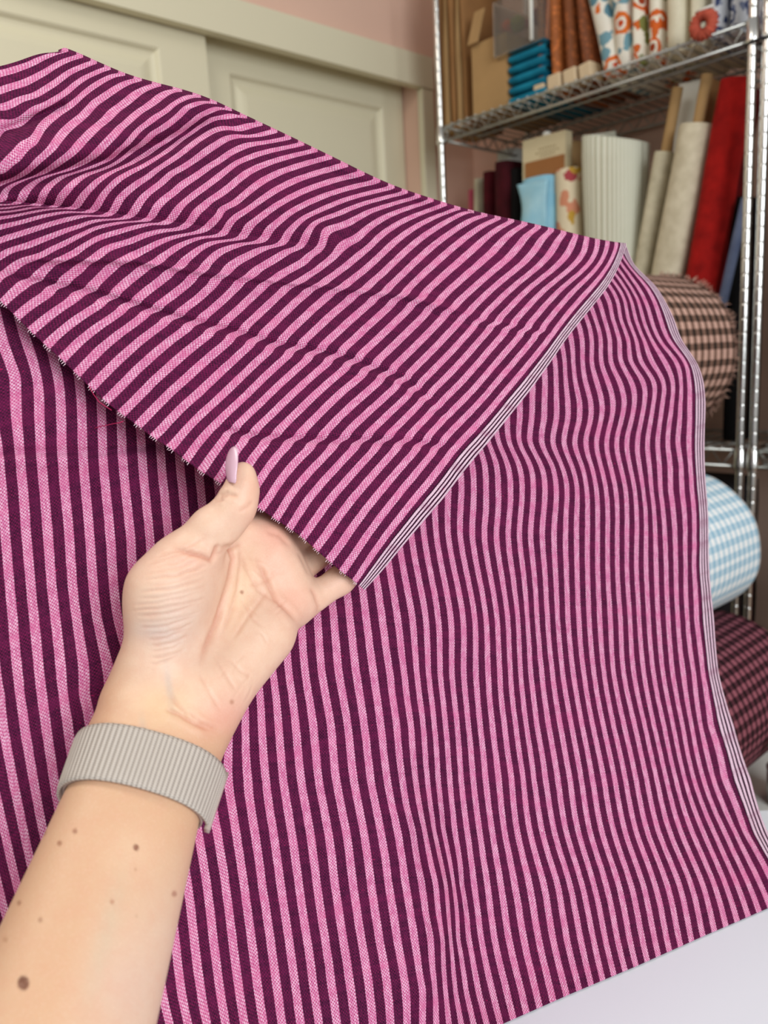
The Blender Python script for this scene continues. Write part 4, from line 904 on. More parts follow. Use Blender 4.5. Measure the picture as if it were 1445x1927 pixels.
# ------------------------------------------------------------------ wire shelving
Z_UP, Z_LO, Z_BOT = 1.690, 0.966, 0.28
UNIT_TOP = 2.05
def post_profile(h):
    pts, r = [], []; z = 0.0; step = 0.0254
    pts = [0.0]; r = [0.0072]
    z = 0.06
    while z < h - 0.03:
        pts += [z - 0.0030, z - 0.0012, z - 0.0006, z + 0.0006, z + 0.0012, z + 0.0030]; r += [0.0078, 0.0078, 0.0074, 0.0074, 0.0078, 0.0078]; z += step
    pts += [h - 0.004, h]; r += [0.0078, 0.006]
    return pts, r
def make_post(root, p, h=UNIT_TOP):
    zz, rr = post_profile(h); mb = MB(); mb.tube([p + UP * z for z in zz], rr, 14); return part(mb, 'post', MAT_CHROME, root)
def wire_shelf(root, a0, a1, b0, b1, z):
    """rails with a zigzag truss on all four sides, deck wires running front to back"""
    hgt = 0.030
    shelf = MB()
    for bb in (b0, b1):
        for zz in (z, z - hgt): shelf.tube([shl(a0, bb, zz), shl(a1, bb, zz)], 0.0033, 8)
    for aa in (a0, a1):
        for zz in (z, z - hgt): shelf.tube([shl(aa, b0, zz), shl(aa, b1, zz)], 0.0033, 8)
    so = part(shelf, 'shelf_rails', MAT_STEEL, root)
    tr = MB()
    n = int((a1 - a0) / 0.021)
    for bb in (b0, b1): tr.tube([shl(a0 + (a1 - a0) * i / n, bb, z - (hgt if i % 2 else 0)) for i in range(n + 1)], 0.0019, 6)
    n2 = int((b1 - b0) / 0.021)
    for aa in (a0, a1): tr.tube([shl(aa, b0 + (b1 - b0) * i / n2, z - (hgt if i % 2 else 0)) for i in range(n2 + 1)], 0.0019, 6)
    o = tr.build('zigzag_truss', MAT_STEEL, so)
    dk = MB(); n = int((a1 - a0) / 0.024)
    for i in range(1, n): dk.tube([shl(a0 + (a1 - a0) * i / n, b0 - 0.004, z + 0.003), shl(a0 + (a1 - a0) * i / n, b1 + 0.004, z + 0.003)], 0.0017, 5)
    for f in (0.36, 0.70): dk.tube([shl(a0, b0 + (b1 - b0) * f, z - 0.003), shl(a1, b0 + (b1 - b0) * f, z - 0.003)], 0.0032, 6)
    dk.build('deck_wires', MAT_STEEL, so)
    return so
def collar(root, p, z, mat_=None):
    mb = MB(); mb.tube([p + UP * (z - 0.036), p + UP * (z - 0.034), p + UP * (z - 0.030), p + UP * (z + 0.002), p + UP * (z + 0.004)], [0.0095, 0.0115, 0.0115, 0.0100, 0.0085], 16)
    return part(mb, 'collar', mat_ or MAT_CHROME, root)
def unit(a0, a1, label, levels):
    root = thing('wire_shelving_unit', shl((a0 + a1) / 2, SHELF_D / 2, 0), label, 'shelving')
    for a in (a0, a1):
        for b in (0, SHELF_D):
            make_post(root, shl(a, b, 0.0))
            for z in levels: collar(root, shl(a, b, 0), z)
    for z in levels: wire_shelf(root, a0 + 0.012, a1 - 0.012, 0.0, SHELF_D, z)
    return root
unit(0.012, SHELF_L, 'chrome wire shelving unit full of fabric bolts in the corner', (Z_BOT, Z_LO, Z_UP))
unit(-0.60, -0.012, 'second chrome wire shelving unit at the right edge of the picture', (Z_BOT, Z_LO))
mb = MB(); mb.tube([shl(0.012 * math.cos(q) * 1.0 + 0.0105 * math.cos(q), 0.0115 * math.sin(q), 1.655) for q in np.linspace(0, 2 * math.pi, 33)], 0.0022, 8, cap=False)
o = mb.build('post_clip', MAT_DARKPLASTIC); tag(o, 'black clip ring joining the two right hand shelf posts', 'clip')

# ------------------------------------------------------------------ fabric bolts
def frame_from(T, Q, zfloor):
    """axis through two points, extended down to a floor height; across = along the shelf, thick = into it"""
    ax = T - Q; ax /= np.linalg.norm(ax)
    Bt = T + ax * ((zfloor - T[2]) / ax[2])
    w = -S - ((-S) @ ax) * ax; w /= np.linalg.norm(w); th = np.cross(ax, w); th = th if th @ D > 0 else -th
    return Bt, ax, w, th
def wrapped(mb, Bt, ax, w, th, L, hw, ht, rough=0.0015, n=40, m=16, pw=3.2, flare=0.0, top_slope=0.0, seed=0, lobes=0):
    """cloth wound on a flat board: rounded oblong section swept along the axis, ends tucked in"""
    r_ = np.random.default_rng(seed); ph = r_.uniform(0, 6.28, 6); rows = []; uv = []
    ts = np.concatenate([[0.0, 0.0], np.linspace(0.004, 0.996, m), [1.0, 1.0]]); sc = np.concatenate([[0.0, 0.95], np.ones(m), [0.95, 0.0]])
    sc[2] = 0.985; sc[-3] = 0.985
    for t, s in zip(ts, sc):
        row = []; ur = []
        for j in range(n):
            q = 2 * math.pi * j / n; cs, sn = math.cos(q), math.sin(q)
            rx = abs(cs) ** (2 / pw) * math.copysign(1, cs); ry = abs(sn) ** (2 / pw) * math.copysign(1, sn)
            wob = 1 + (rough / hw) * (math.sin(5 * t + ph[0] + 2 * q) + 0.6 * math.sin(11 * t + ph[1] - 3 * q))
            if lobes: wob *= 1 + 0.02 * math.cos(lobes * q)
            k = s * wob * (1 + flare * (t - 0.5))
            row.append(Bt + ax * (L * t + (top_slope * rx * hw if t > 0.5 else 0)) + w * rx * hw * k + th * ry * ht * k); ur.append((j / n, t * L))
        rows.append(row); uv.append(ur)
    return np.array(rows), np.array(uv)
def add_grid(mb, P):
    nu, nv = P.shape[:2]
    mb.add(P.reshape(-1, 3), [(i * nv + j, i * nv + (j + 1) % nv, (i + 1) * nv + (j + 1) % nv, (i + 1) * nv + j) for i in range(nu - 1) for j in range(nv)])
_seed = [0]
def bolt(label, name, top, low, b, zfloor, ht, mat_, cat='fabric bolt', group=None, core=None, board=None, height=None, pw=3.2, flare=0.0, top_slope=0.0, rough=0.0015, tube=None, extra=None):
    """top=(x0,x1,y) edges at the visible top, low=(x0,x1,y) edges lower down; stands on zfloor"""
    _seed[0] += 1
    b = b + 0.4 * ht
    T = sh((top[0] + top[1]) / 2, top[2], b); Q = sh((low[0] + low[1]) / 2, low[2], b)
    hw = 0.5 * np.linalg.norm(sh(top[1], top[2], b) - sh(top[0], top[2], b)); hw2 = 0.5 * np.linalg.norm(sh(low[1], low[2], b) - sh(low[0], low[2], b))
    Bt, ax, w, th = frame_from(T, Q, zfloor)
    L = height or np.linalg.norm(T - Bt); Bt = Bt + th * 0.6 * ht; hwm = 0.5 * (hw + hw2); rough = min(rough, hwm * 0.03)
    Pg, uv = wrapped(None, Bt, ax, w, th, L, hwm * 0.96, ht, rough, flare=flare, top_slope=top_slope, seed=_seed[0], pw=pw)
    if core is None and tube is None and extra is None:
        o = grid_mesh(name, Pg, mat_, None, uv, closed_v=True); tag(o, label, cat, group)
        return o, (Bt, ax, w, th, L, hwm)
    root = thing(name, Bt, label, cat, group)
    o = grid_mesh('wound_cloth', Pg, mat_, None, uv, closed_v=True); reparent(o, root)
    if core:                                # flat board standing out of the top
        cmat, ch, cw_, ct = core
        m2 = MB(); m2.box(Bt + ax * (L + ch / 2 - 0.02), (w, th, ax), (hwm * cw_, ct, ch / 2 + 0.02)); o = part(m2, 'board_core', cmat, root, False); bevelled(o, 0.002)
    if tube:                                # cardboard tube standing out of the top
        tm, tl, tr_ = tube
        m2 = MB(); p0 = Bt + ax * (L - 0.03); p1 = Bt + ax * (L + tl)
        m2.tube([p0, p1, p1, p1 - ax * 0.02], [tr_, tr_, tr_ * 0.82, tr_ * 0.8], 20, cap=False); o = part(m2, 'cardboard_tube', tm, root)
    return root, (Bt, ax, w, th, L, hwm)
FU, FL = Z_UP + 0.0055, Z_LO + 0.0055
# --- lower level, left to right
bolt('slim pink bolt at the far left end of the lower shelf row', 'fabric_bolt', (885, 898, 358), (886, 899, 400), 0.22, FL, 0.05, cloth_mat('pink_cotton', (206, 92, 120)))
bolt('slim cream bolt standing between the pink and maroon bolts', 'fabric_bolt', (897, 912, 337), (897, 912, 400), 0.17, FL, 0.05, cloth_mat('cream_cotton', (214, 206, 180)))
MAROON = cloth_mat('maroon_cotton', (84, 12, 26), (62, 8, 18)); MAROON2 = cloth_mat('dark_maroon_cotton', (68, 8, 20), (48, 4, 12))
bolt('shorter maroon bolt beside the slim cream bolt', 'fabric_bolt', (913, 936, 324), (913, 936, 400), 0.13, FL, 0.05, MAROON)
bolt('taller dark maroon bolt left of the black one', 'fabric_bolt', (934, 966, 305), (934, 966, 400), 0.09, FL, 0.05, MAROON2)
bolt('pale grey bolt end showing behind the dark maroon bolt', 'fabric_bolt', (934, 978, 283), (934, 978, 400), 0.25, FL, 0.05, cloth_mat('pale_grey_cotton', (198, 202, 196)))
bolt('narrow black bolt left of the light blue one', 'fabric_bolt', (964, 984, 318), (964, 984, 410), 0.10, FL, 0.05, cloth_mat('black_cotton', (14, 12, 14)))
# light blue bolt with its paper board and brown band
def blue_bolt():
    root, (Bt, ax, w, th, L, hw) = bolt('light blue cloth wound on a cream board with a brown band', 'fabric_bolt', (979, 1040, 334), (979, 1040, 420), 0.06, FL, 0.035, cloth_mat('light_blue_cotton', (158, 206, 222), (120, 178, 206), 14), extra=True, rough=0.003)
    c = sh(1018, 280, 0.074); hwid = 0.5 * np.linalg.norm(sh(1057, 280, .074) - sh(978, 280, .074)); topz = np.linalg.norm(sh(1017, 256, .074) - sh(1017, 334, .074))
    off = (c - Bt) @ w
    m2 = MB(); m2.box(Bt + ax * (L + topz / 2 - 0.02) + w * off, (w, th, ax), (hwid, 0.012, topz / 2 + 0.02)); part(m2, 'board_core', plain('cream_board', (206, 192, 156), 0.8), root, False)
    m2 = MB(); m2.box(Bt + ax * (L + 0.019) + w * (off + 0.004), (w, th, ax), (hwid * 0.9, 0.016, 0.018)); part(m2, 'brown_band', plain('brown_paper_band', (150, 98, 52), 0.7), root, False)
    m2 = MB()
    for i, (z0, l0) in enumerate(((0.060, .4), (0.052, .55), (0.045, .35))):
        for j in range(7):
            m2.box(Bt + ax * (L + z0) + w * (off + 0.01 + (j - 3) * 0.0085 * l0 * 2) - th * 0.0123, (w, th, ax), (0.0027 * l0 * 1.6, 0.0002, 0.0016))
    part(m2, 'faint_print', plain('faded_brown_print', (150, 132, 98), 0.8), root, False)
    m2 = MB(); p = Bt + ax * (L + topz + 0.003) + w * off
    m2.tube([p - ax * 0.006, p - ax * 0.003, p + ax * 0.002, p + ax * 0.006, p + ax * 0.008], [0.006, 0.009, 0.010, 0.007, 0.002], 12); part(m2, 'plastic_cap', MAT_WHITE, root)
    # a loose fold of cloth hanging across the front
    rows = []
    for i in range(14):
        t = i / 13; r_ = []
        for j in range(10):
            q = j / 9 * 2 - 1
            r_.append(Bt + ax * (L - 0.01 - 0.16 * t - 0.02 * q * t) + w * (hw * (q * (0.95 - 0.25 * math.sin(3 * t)) + 0.15 * t)) - th * (0.037 + 0.006 * math.sin(2.5 * q + 5 * t) * math.sin(math.pi * t) + 0.004 * t))
        rows.append(r_)
    o = grid_mesh('loose_fold', np.array(rows), cloth_mat('light_blue_cotton_fold', (176, 216, 228), (140, 194, 216), 20)); reparent(o, root); o.modifiers.new('thickness', 'SOLIDIFY').thickness = 0.002
blue_bolt()
bolt('kraft brown bolt standing behind the small floral roll', 'fabric_bolt', (1058, 1088, 268), (1056, 1088, 400), 0.20, FL, 0.03, MAT_KRAFT2)
bolt('narrow dark green bolt beside the light blue cloth', 'fabric_bolt', (1036, 1054, 382), (1038, 1056, 420), 0.16, FL, 0.03, floral('green_print', (24, 60, 40), [(60, 170, 80)], [(20, 40, 30)], 30))
bolt('small floral roll with a peach top and yellow and red flowers', 'fabric_bolt', (1040, 1086, 318), (1042, 1086, 420), 0.07, FL, 0.028, floral('cream_fruit_print', (222, 208, 178), [(190, 150, 60), (176, 60, 70)], [(208, 140, 110), (168, 70, 76)], 14), pw=2.2)
def ribbed_mat():
    t = NT('ribbed_white_cotton'); u = t.sep(t.coord('UV'))[0]
    s = t.math('SINE', t.math('MULTIPLY', u, 2 * math.pi * 46)); n = t.noise(t.coord(), 40, 2)
    col = t.mix(t.step(s, -0.6, 0.8), srgb(196, 198, 176), srgb(226, 226, 208)); col = t.mix(t.math('MULTIPLY', n, 0.2), col, srgb(236, 234, 222))
    return t.out(col, 0.9, 0, t.bump(s, 0.5, 0.002), 0.15)
bolt('fat ivory bolt with vertical ribs in the middle of the lower shelf', 'fabric_bolt', (1086, 1198, 258), (1094, 1192, 470), 0.05, FL, 0.055, ribbed_mat(), pw=2.6, top_slope=-0.28, flare=0.06)
LINEN = cloth_mat('natural_linen', (206, 198, 172), (182, 174, 148), 50); LINEN2 = cloth_mat('oatmeal_linen', (214, 205, 180), (194, 184, 158), 50)
bolt('narrow linen bolt on a cardboard tube leaning left', 'fabric_bolt', (1229, 1262, 285), (1191, 1223, 500), 0.06, FL, 0.026, LINEN, tube=(MAT_KRAFT2, 0.115, 0.0105), pw=2.3)
bolt('wide linen bolt leaning left between the narrow linen and red bolts', 'fabric_bolt', (1272, 1336, 232), (1222, 1286, 500), 0.035, FL, 0.032, LINEN2, tube=(MAT_KRAFT2, 0.085, 0.0105), pw=2.3)
bolt('white board propped behind the linen bolts', 'display_board', (1276, 1338, 152), (1262, 1322, 330), 0.13, FL, 0.007, MAT_WHITE, cat='board', pw=12, rough=0.0)
bolt('kraft board leaning behind the wide linen bolt', 'kraft_board', (1326, 1345, 150), (1296, 1316, 330), 0.09, FL, 0.016, MAT_KRAFT, cat='board', pw=8, rough=0.0)
bolt('bright red bolt leaning left at the right end of the lower shelf', 'fabric_bolt', (1350, 1412, 146), (1281, 1336, 555), 0.03, FL, 0.030, cloth_mat('red_linen', (168, 22, 18), (132, 12, 10), 40), pw=2.4)
bolt('dark red bolt tucked behind the bright red one', 'fabric_bolt', (1392, 1424, 166), (1328, 1350, 560), 0.075, FL, 0.03, cloth_mat('dark_red_linen', (118, 10, 18), (84, 4, 10), 40), pw=2.4)
bolt('dusty blue cloth bolt leaning at the foot of the red bolts', 'fabric_bolt', (1397, 1406, 372), (1338, 1362, 600), 0.05, FL, 0.009, cloth_mat('dusty_blue_cotton', (112, 124, 152), (90, 102, 132), 40), pw=2.4)
bolt('black bolt standing against the right hand post', 'fabric_bolt', (1376, 1412, 372), (1362, 1402, 700), 0.09, FL, 0.05, cloth_mat('black_velvet', (10, 9, 10)))

# --- upper level, left to right
for i, (x0, x1, tone) in enumerate(((832, 845, 0), (845, 857, 1), (857, 869, 0), (869, 880, 1), (880, 891, 0))):
    bolt(['first kraft wrapped bolt from the left post on the upper shelf', 'second kraft wrapped bolt from the left post on the upper shelf', 'third kraft wrapped bolt from the left post on the upper shelf', 'fourth kraft wrapped bolt from the left post on the upper shelf', 'kraft wrapped bolt on the upper shelf touching the kraft box'][i], 'fabric_bolt', (x0 - 2, x1 - 2, 0), (x0 + 4, x1 + 4, 215), 0.05, FU, 0.07, (MAT_KRAFT, MAT_KRAFT2)[tone], group='kraft wrapped bolts on the upper shelf', height=0.42 + 0.01 * i)
def kraft_box():
    p = sh(928, 200, 0.04); hw = 0.5 * np.linalg.norm(sh(960, 190, .04) - sh(896, 205, .04)); a = (p - R0) @ S
    c = shl(a, 0.13, FU); h = 0.155
    root = thing('kraft_box', c, 'open kraft cardboard box left of the teal stack on the upper shelf', 'box')
    for nm, cc, ha, hb in (('box_front', -0.10, hw, 0.0015), ('box_back', 0.10, hw, 0.0015)):
        m = MB(); m.box(shl(a, 0.13 + cc, FU + h / 2), (S, D, UP), (ha, hb, h / 2)); part(m, nm, MAT_KRAFT2, root, False)
    for s_ in (-1, 1):
        m = MB(); m.box(shl(a + s_ * hw, 0.13, FU + h / 2), (S, D, UP), (0.0015, 0.10, h / 2)); part(m, 'box_side', MAT_KRAFT2, root, False)
    m = MB(); m.box(shl(a, 0.13, FU + 0.0015), (S, D, UP), (hw, 0.10, 0.0015)); part(m, 'box_bottom', MAT_KRAFT2, root, False)
    ct = (D * 0.35 + UP * 0.94); m = MB(); m.box(shl(a + hw * 0.7, 0.03, FU + h + 0.035), (S, ct / np.linalg.norm(ct), np.cross(S, ct)), (hw * 0.3, 0.04, 0.0015)); part(m, 'box_flap', MAT_KRAFT2, root, False)
kraft_box()
def teal_stack():
    mt = cloth_mat('teal_cotton', (22, 128, 156), (14, 104, 132), 30)
    a0 = (sh(1030, 150, .03) - R0) @ S; a1 = (sh(960, 170, .03) - R0) @ S; z = FU; lab = ['bottom', 'second', 'third', 'fourth', 'top']
    for i in range(5):
        t = 0.021; m = MB(); rows = []
        for q in np.linspace(0, 2 * math.pi, 28, endpoint=False):
            cs, sn = math.cos(q), math.sin(q); px = abs(cs) ** .25 * math.copysign(1, cs); pz = abs(sn) ** .7 * math.copysign(1, sn)
            rows.append([shl(a0 + (a1 - a0) * f, 0.14 + 0.115 * px, z + t / 2 + t / 2 * pz * (0.98 if 0 < f < 1 else 0.6) ) for f in (0, 0.02, 0.25, 0.5, 0.75, 0.98, 1)])
        P_ = np.array(rows); nu, nv = P_.shape[:2]
        m.add(P_.reshape(-1, 3), [(i_ * nv + j, ((i_ + 1) % nu) * nv + j, ((i_ + 1) % nu) * nv + j + 1, i_ * nv + j + 1) for i_ in range(nu) for j in range(nv - 1)] + [tuple(k * nv for k in range(nu)), tuple(k * nv + nv - 1 for k in reversed(range(nu)))])
        o = m.build('folded_cloth', mt); tag(o, lab[i] + ' folded teal cloth in the stack below the clear box', 'folded cloth', 'stack of folded teal cloths')
        z += t
    return z, a0, a1
zt, ta0, ta1 = teal_stack()
def clear_box():
    t = NT('clear_acrylic'); m_ = t.out(srgb(205, 206, 200), 0.12, 0, None, 0.5); t.b.inputs['Transmission Weight'].default_value = 0.92; t.b.inputs['IOR'].default_value = 1.2
    a0, a1 = ta0 - 0.005, ta1 + 0.030; h = 0.11; b0, b1 = 0.015, 0.235
    root = thing('clear_box', shl((a0 + a1) / 2, (b0 + b1) / 2, zt), 'clear acrylic box with orange and green pompoms on the teal stack', 'box')
    def wall(c, hs, nm):
        m = MB(); m.box(c, (S, D, UP), hs); part(m, nm, m_, root, False)
    wall(shl((a0 + a1) / 2, (b0 + b1) / 2, zt + 0.0015), ((a1 - a0) / 2, (b1 - b0) / 2, 0.0015), 'box_bottom')
    for bb in (b0, b1): wall(shl((a0 + a1) / 2, bb, zt + h / 2), ((a1 - a0) / 2, 0.0012, h / 2), 'box_side')
    for aa in (a0, a1): wall(shl(aa, (b0 + b1) / 2, zt + h / 2), (0.0012, (b1 - b0) / 2, h / 2), 'box_end')
    m = MB(); m.tube([shl(a0 + 0.030, b0 - 0.004, zt + 0.004), shl(a0 + 0.030, b0 - 0.004, zt + h + 0.05)], 0.0042, 10); part(m, 'white_rod', MAT_WHITE, root)
    def pom(label, px, py, b, r, c):
        p = sh(px, py, b); p[2] = max(p[2], zt + r + 0.004); m = MB(); r_ = np.random.default_rng(int(px)); 
        vs = []; n = 12
        P_ = []
        for i in range(n + 1):
            th = math.pi * i / n; P_.append([p + r * (1 + r_.uniform(-.16, .16) * (0 < i < n)) * (math.sin(th) * (math.cos(q) * S + math.sin(q) * D) + math.cos(th) * UP) for q in np.linspace(0, 2 * math.pi, 18, endpoint=False)])
        o = grid_mesh('pompom', np.array(P_), cloth_mat('pompom_' + label.split()[0], c, None, 90), closed_v=True); tag(o, label, 'pompom', 'pompoms in the clear box')
    pom('orange pompom at the left end of the clear box', 955, 50, 0.06, 0.013, (222, 96, 40)); pom('green pompom in the middle of the clear box', 973, 44, 0.06, 0.016, (142, 142, 70)); pom('dark red pompom at the right end of the clear box', 1014, 30, 0.09, 0.017, (140, 34, 22)); pom('pink pompom behind the green one in the clear box', 985, 46, 0.13, 0.012, (196, 120, 140))
clear_box()
def tooled(name, c):
    t = NT(name); co = t.coord(); v = t.node('ShaderNodeTexVoronoi'); v.inputs['Scale'].default_value = 95; t.L.new(co, v.inputs['Vector'])
    col = t.mix(t.step(v.outputs['Distance'], 0.25, 0.5), srgb(*[min(255, x * 1.25) for x in c]), srgb(*c)); return t.out(col, 0.6, 0, t.bump(v.outputs['Distance'], 0.3, 0.002), 0.3)
BR = [tooled('tan_embossed_cloth', (142, 80, 38)), tooled('rust_embossed_cloth', (156, 88, 42)), tooled('brown_embossed_cloth', (120, 66, 32)), tooled('chestnut_embossed_cloth', (112, 60, 30))]
for i, (x0, x1, sl, lab) in enumerate(((1021, 1044, 4, 'tan embossed bolt right beside the teal stack'), (1044, 1072, 6, 'rust brown embossed bolt, second to the right of the teal stack'), (1071, 1098, 9, 'brown embossed bolt, third to the right of the teal stack'), (1096, 1122, 14, 'chestnut embossed bolt touching the orange and blue floral cloth'))):
    root, (Bt, ax, w, th, L, hw) = bolt(lab, 'fabric_bolt', (x0, x1, 0), (x0 + sl, x1 + sl, 130), 0.035, FU + 0.001, 0.10, BR[i], group='brown embossed bolts', height=0.45, extra=True, pw=2.6)
    m = MB(); m.box(Bt + ax * 0.018 - th * 0.085, (w, th, ax), (hw * 0.86, 0.022, 0.0175)); o = part(m, 'pale_end_paper', plain('pale_end_paper_%d' % i, (206, 184, 150), 0.8), root, False); bevelled(o, 0.004)
F1 = floral('orange_blue_floral', (226, 222, 208), [(214, 108, 42), (190, 70, 30)], [(112, 152, 164), (96, 136, 150)], 15, 26)
F2 = floral('orange_green_floral', (228, 222, 204), [(206, 96, 38), (150, 60, 30)], [(120, 124, 66), (198, 96, 40)], 19, 30)
F3 = floral('navy_floral', (206, 210, 216), [(60, 72, 110), (50, 60, 96)], [(70, 84, 124), (120, 130, 156)], 26, 44)
CREAM = cloth_mat('cream_linen', (224, 218, 194), (208, 200, 174), 30)
for x0, x1, lab, mt, sl in ((1116, 1160, 'orange and blue floral bolt next to the chestnut bolt', F1, 20), (1157, 1204, 'orange and blue floral bolt next to the green leaf floral', F1, 8), (1204, 1232, 'narrow bolt with orange flowers and olive leaves, left of its twin', F2, 2), (1231, 1264, 'bolt with orange flowers and olive leaves beside the cream bolt', F2, 0), (1262, 1312, 'wide plain cream bolt on the upper shelf', CREAM, -2), (1311, 1346, 'narrower cream bolt left of the navy floral bolts', CREAM, -2), (1346, 1384, 'navy and white floral bolt, left of two', F3, -2), (1384, 1420, 'navy and white floral bolt beside the chrome post', F3, -2)):
    bolt(lab, 'fabric_bolt', (x0, x1, 0), (x0 + sl, x1 + sl, 90), 0.03, FU, 0.11, mt, group='printed bolts on the upper shelf', height=0.45, pw=2.8)
def scrunchie():
    p = sh(1326, 42, -0.022); p[2] = Z_UP + 0.012; R_, r = 0.016, 0.009; rows = []
    for i in range(48):
        q = 2 * math.pi * i / 48; rr = r * (1 + 0.3 * math.sin(i * 2.6)); c = p + R_ * (math.cos(q) * S + math.sin(q) * UP) - D * 0.004
        rows.append([c + rr * (math.cos(f) * (math.cos(q) * S + math.sin(q) * UP) + math.sin(f) * D) for f in np.linspace(0, 2 * math.pi, 10, endpoint=False)])
    o = grid_mesh('scrunchie', np.array(rows), cloth_mat('coral_cotton', (196, 92, 72)), closed_u=True, closed_v=True); tag(o, 'coral gathered scrunchie hooked on the upper shelf rail', 'scrunchie')
    m = MB(); q = p + UP * 0.022; m.tube([q + S * 0.012, q + S * 0.010 - D * 0.01, q - S * 0.02 - D * 0.012], 0.0022, 6); o2 = m.build('wire_hook', MAT_WHITE); tag(o2, 'small white wire hook above the coral scrunchie', 'hook')
scrunchie()

# ------------------------------------------------------------------ big rolls in front of the right post
def roll(label, name, px, py, dist, rpx, length, mat_, fringe=None, axis=None, sag=0.0):
    c = at(px, py, dist); r = rpx * dist / F; a = D if axis is None else axis; a = a / np.linalg.norm(a)
    e1 = np.cross(a, UP); e1 /= np.linalg.norm(e1); e2 = np.cross(e1, a); e2 = e2 if e2[2] > 0 else -e2
    n, m = 72, 40; rows = []; uv = []
    r_ = np.random.default_rng(int(px))
    ph = r_.uniform(0, 6.28, 4)
    prof = [(-length, 0.12), (-length, 0.98)] + [(-length + length * i / (m - 1), 1.0) for i in range(m)] + [(0.0, 0.985), (-0.003, 0.75), (-0.006, 0.3), (-0.03, 0.14)]
    for s_, k in prof:
        row = []; ur = []
        for j in range(n + 1):
            q = 2 * math.pi * j / n; w = 1 + 0.012 * math.sin(3 * q + ph[0] + 6 * s_) + 0.008 * math.sin(7 * q + ph[1])
            row.append(c + a * s_ + r * k * w * (math.cos(q) * e1 + math.sin(q) * e2)); ur.append((s_, q * r))
        rows.append(row); uv.append(ur)
    body = grid_mesh(name, np.array(rows), mat_, None, np.array(uv)); tag(body, label, 'fabric roll', 'checked fabric rolls')
    if fringe:
        mb = MB(); rr_ = np.random.default_rng(3)
        for i in range(900):
            q = rr_.uniform(0, 2 * math.pi); p0 = c + r * rr_.uniform(0.96, 1.01) * (math.cos(q) * e1 + math.sin(q) * e2) - a * rr_.uniform(0, 0.012)
            d1 = a * rr_.uniform(.5, 1) + (math.cos(q) * e1 + math.sin(q) * e2) * rr_.uniform(-.2, .9) + rr_.normal(0, .3, 3); d1 /= np.linalg.norm(d1); l = rr_.uniform(0.006, 0.016)
            d3 = d1 + rr_.normal(0, .5, 3); d3 /= np.linalg.norm(d3)
            mb.tube([p0, p0 + d1 * l * .5, p0 + d1 * l * .5 + d3 * l * .5], [0.0009, 0.0007, 0.0003], 4, mi=i % 2)
        o = mb.build('fringe', fringe, body); o['kind'] = 'stuff'
    return body
zb = 1.45
roll('large brown and pink checked roll with a frayed fringe on the lower shelf', 'fabric_roll', 1243, 668, zb, 143, 0.42, gingham('brown_pink_gingham', (214, 174, 158), (128, 98, 84), (52, 42, 36), 46, 44), [plain('pink_brown_yarn', (196, 156, 138), 0.9), plain('brown_yarn', (96, 70, 58), 0.9)])
roll('pale blue and white checked roll resting on the plum one', 'fabric_roll', 1302, 1018, 1.30, 128, 0.36, gingham('blue_white_gingham', (246, 250, 250), (196, 220, 232), (150, 192, 214), 62, 50))
roll('dark plum and black checked roll at the bottom of the pile', 'fabric_roll', 1368, 1280, 1.30, 132, 0.42, gingham('plum_gingham', (150, 88, 100), (84, 44, 54), (30, 16, 20), 66, 58))
# low white cabinet that carries the two rolls
_c = at(1368, 1280, 1.30); _rb = 132 * 1.30 / F; CABZ = _c[2] - _rb * 1.01
def cabinet():
    ca = -0.025; cb = -0.42
    root = thing('low_cabinet', shl(ca, cb, 0), 'low white cabinet under the checked rolls', 'cabinet')
    m = MB(); m.box(shl(ca, cb, CABZ - 0.01), (S, D, UP), (0.295, 0.27, 0.01)); part(m, 'cabinet_top', MAT_WHITE, root, False)
    m = MB(); m.box(shl(ca, cb, (CABZ - 0.02 + 0.05) / 2), (S, D, UP), (0.285, 0.26, (CABZ - 0.07) / 2)); part(m, 'body', MAT_WHITE, root, False)
    for s_ in (0, 1):
        m = MB(); m.box(shl(ca - 0.290, cb - 0.13 + 0.26 * s_, (CABZ + 0.03) / 2), (S, D, UP), (0.006, 0.122, (CABZ - 0.09) / 2)); d_o = part(m, 'door', MAT_WHITE, root, False)
        m = MB(); m.tube([shl(ca - 0.298, cb - 0.03 + 0.06 * s_, CABZ * .7), shl(ca - 0.310, cb - 0.03 + 0.06 * s_, CABZ * .7)], 0.008, 12); m.build('knob', MAT_CHROME, d_o)
    for sa in (-1, 1):
        for sb in (-1, 1):
            m = MB(); m.box(shl(ca + sa * 0.265, cb + sb * 0.24, 0.025), (S, D, UP), (0.015, 0.015, 0.025)); part(m, 'foot', MAT_WHITE, root, False)
cabinet()
def carton():  # made-up support for the brown roll, added where the cloth hides it
    zt_ = at(1243, 668, zb)[2] - 143 * zb / F - 0.003; z0 = CABZ
    root = thing('carton', shl(0.175, -0.30, z0), 'tall charcoal carton that carries the brown checked roll', 'box')
    m = MB(); m.box(shl(0.175, -0.30, (z0 + zt_) / 2), (S, D, UP), (0.075, 0.15, (zt_ - z0) / 2)); o = part(m, 'carton_body', plain('charcoal_board', (44, 42, 44), 0.8), root, False); bevelled(o, 0.002)
    for s_ in (-1, 1):
        m = MB(); m.box(shl(0.175 + s_ * 0.037, -0.30, zt_ + 0.001), (S, D, UP), (0.0365, 0.149, 0.001)); part(m, 'carton_flap', plain('charcoal_flap', (52, 50, 52), 0.8), root, False)
carton()
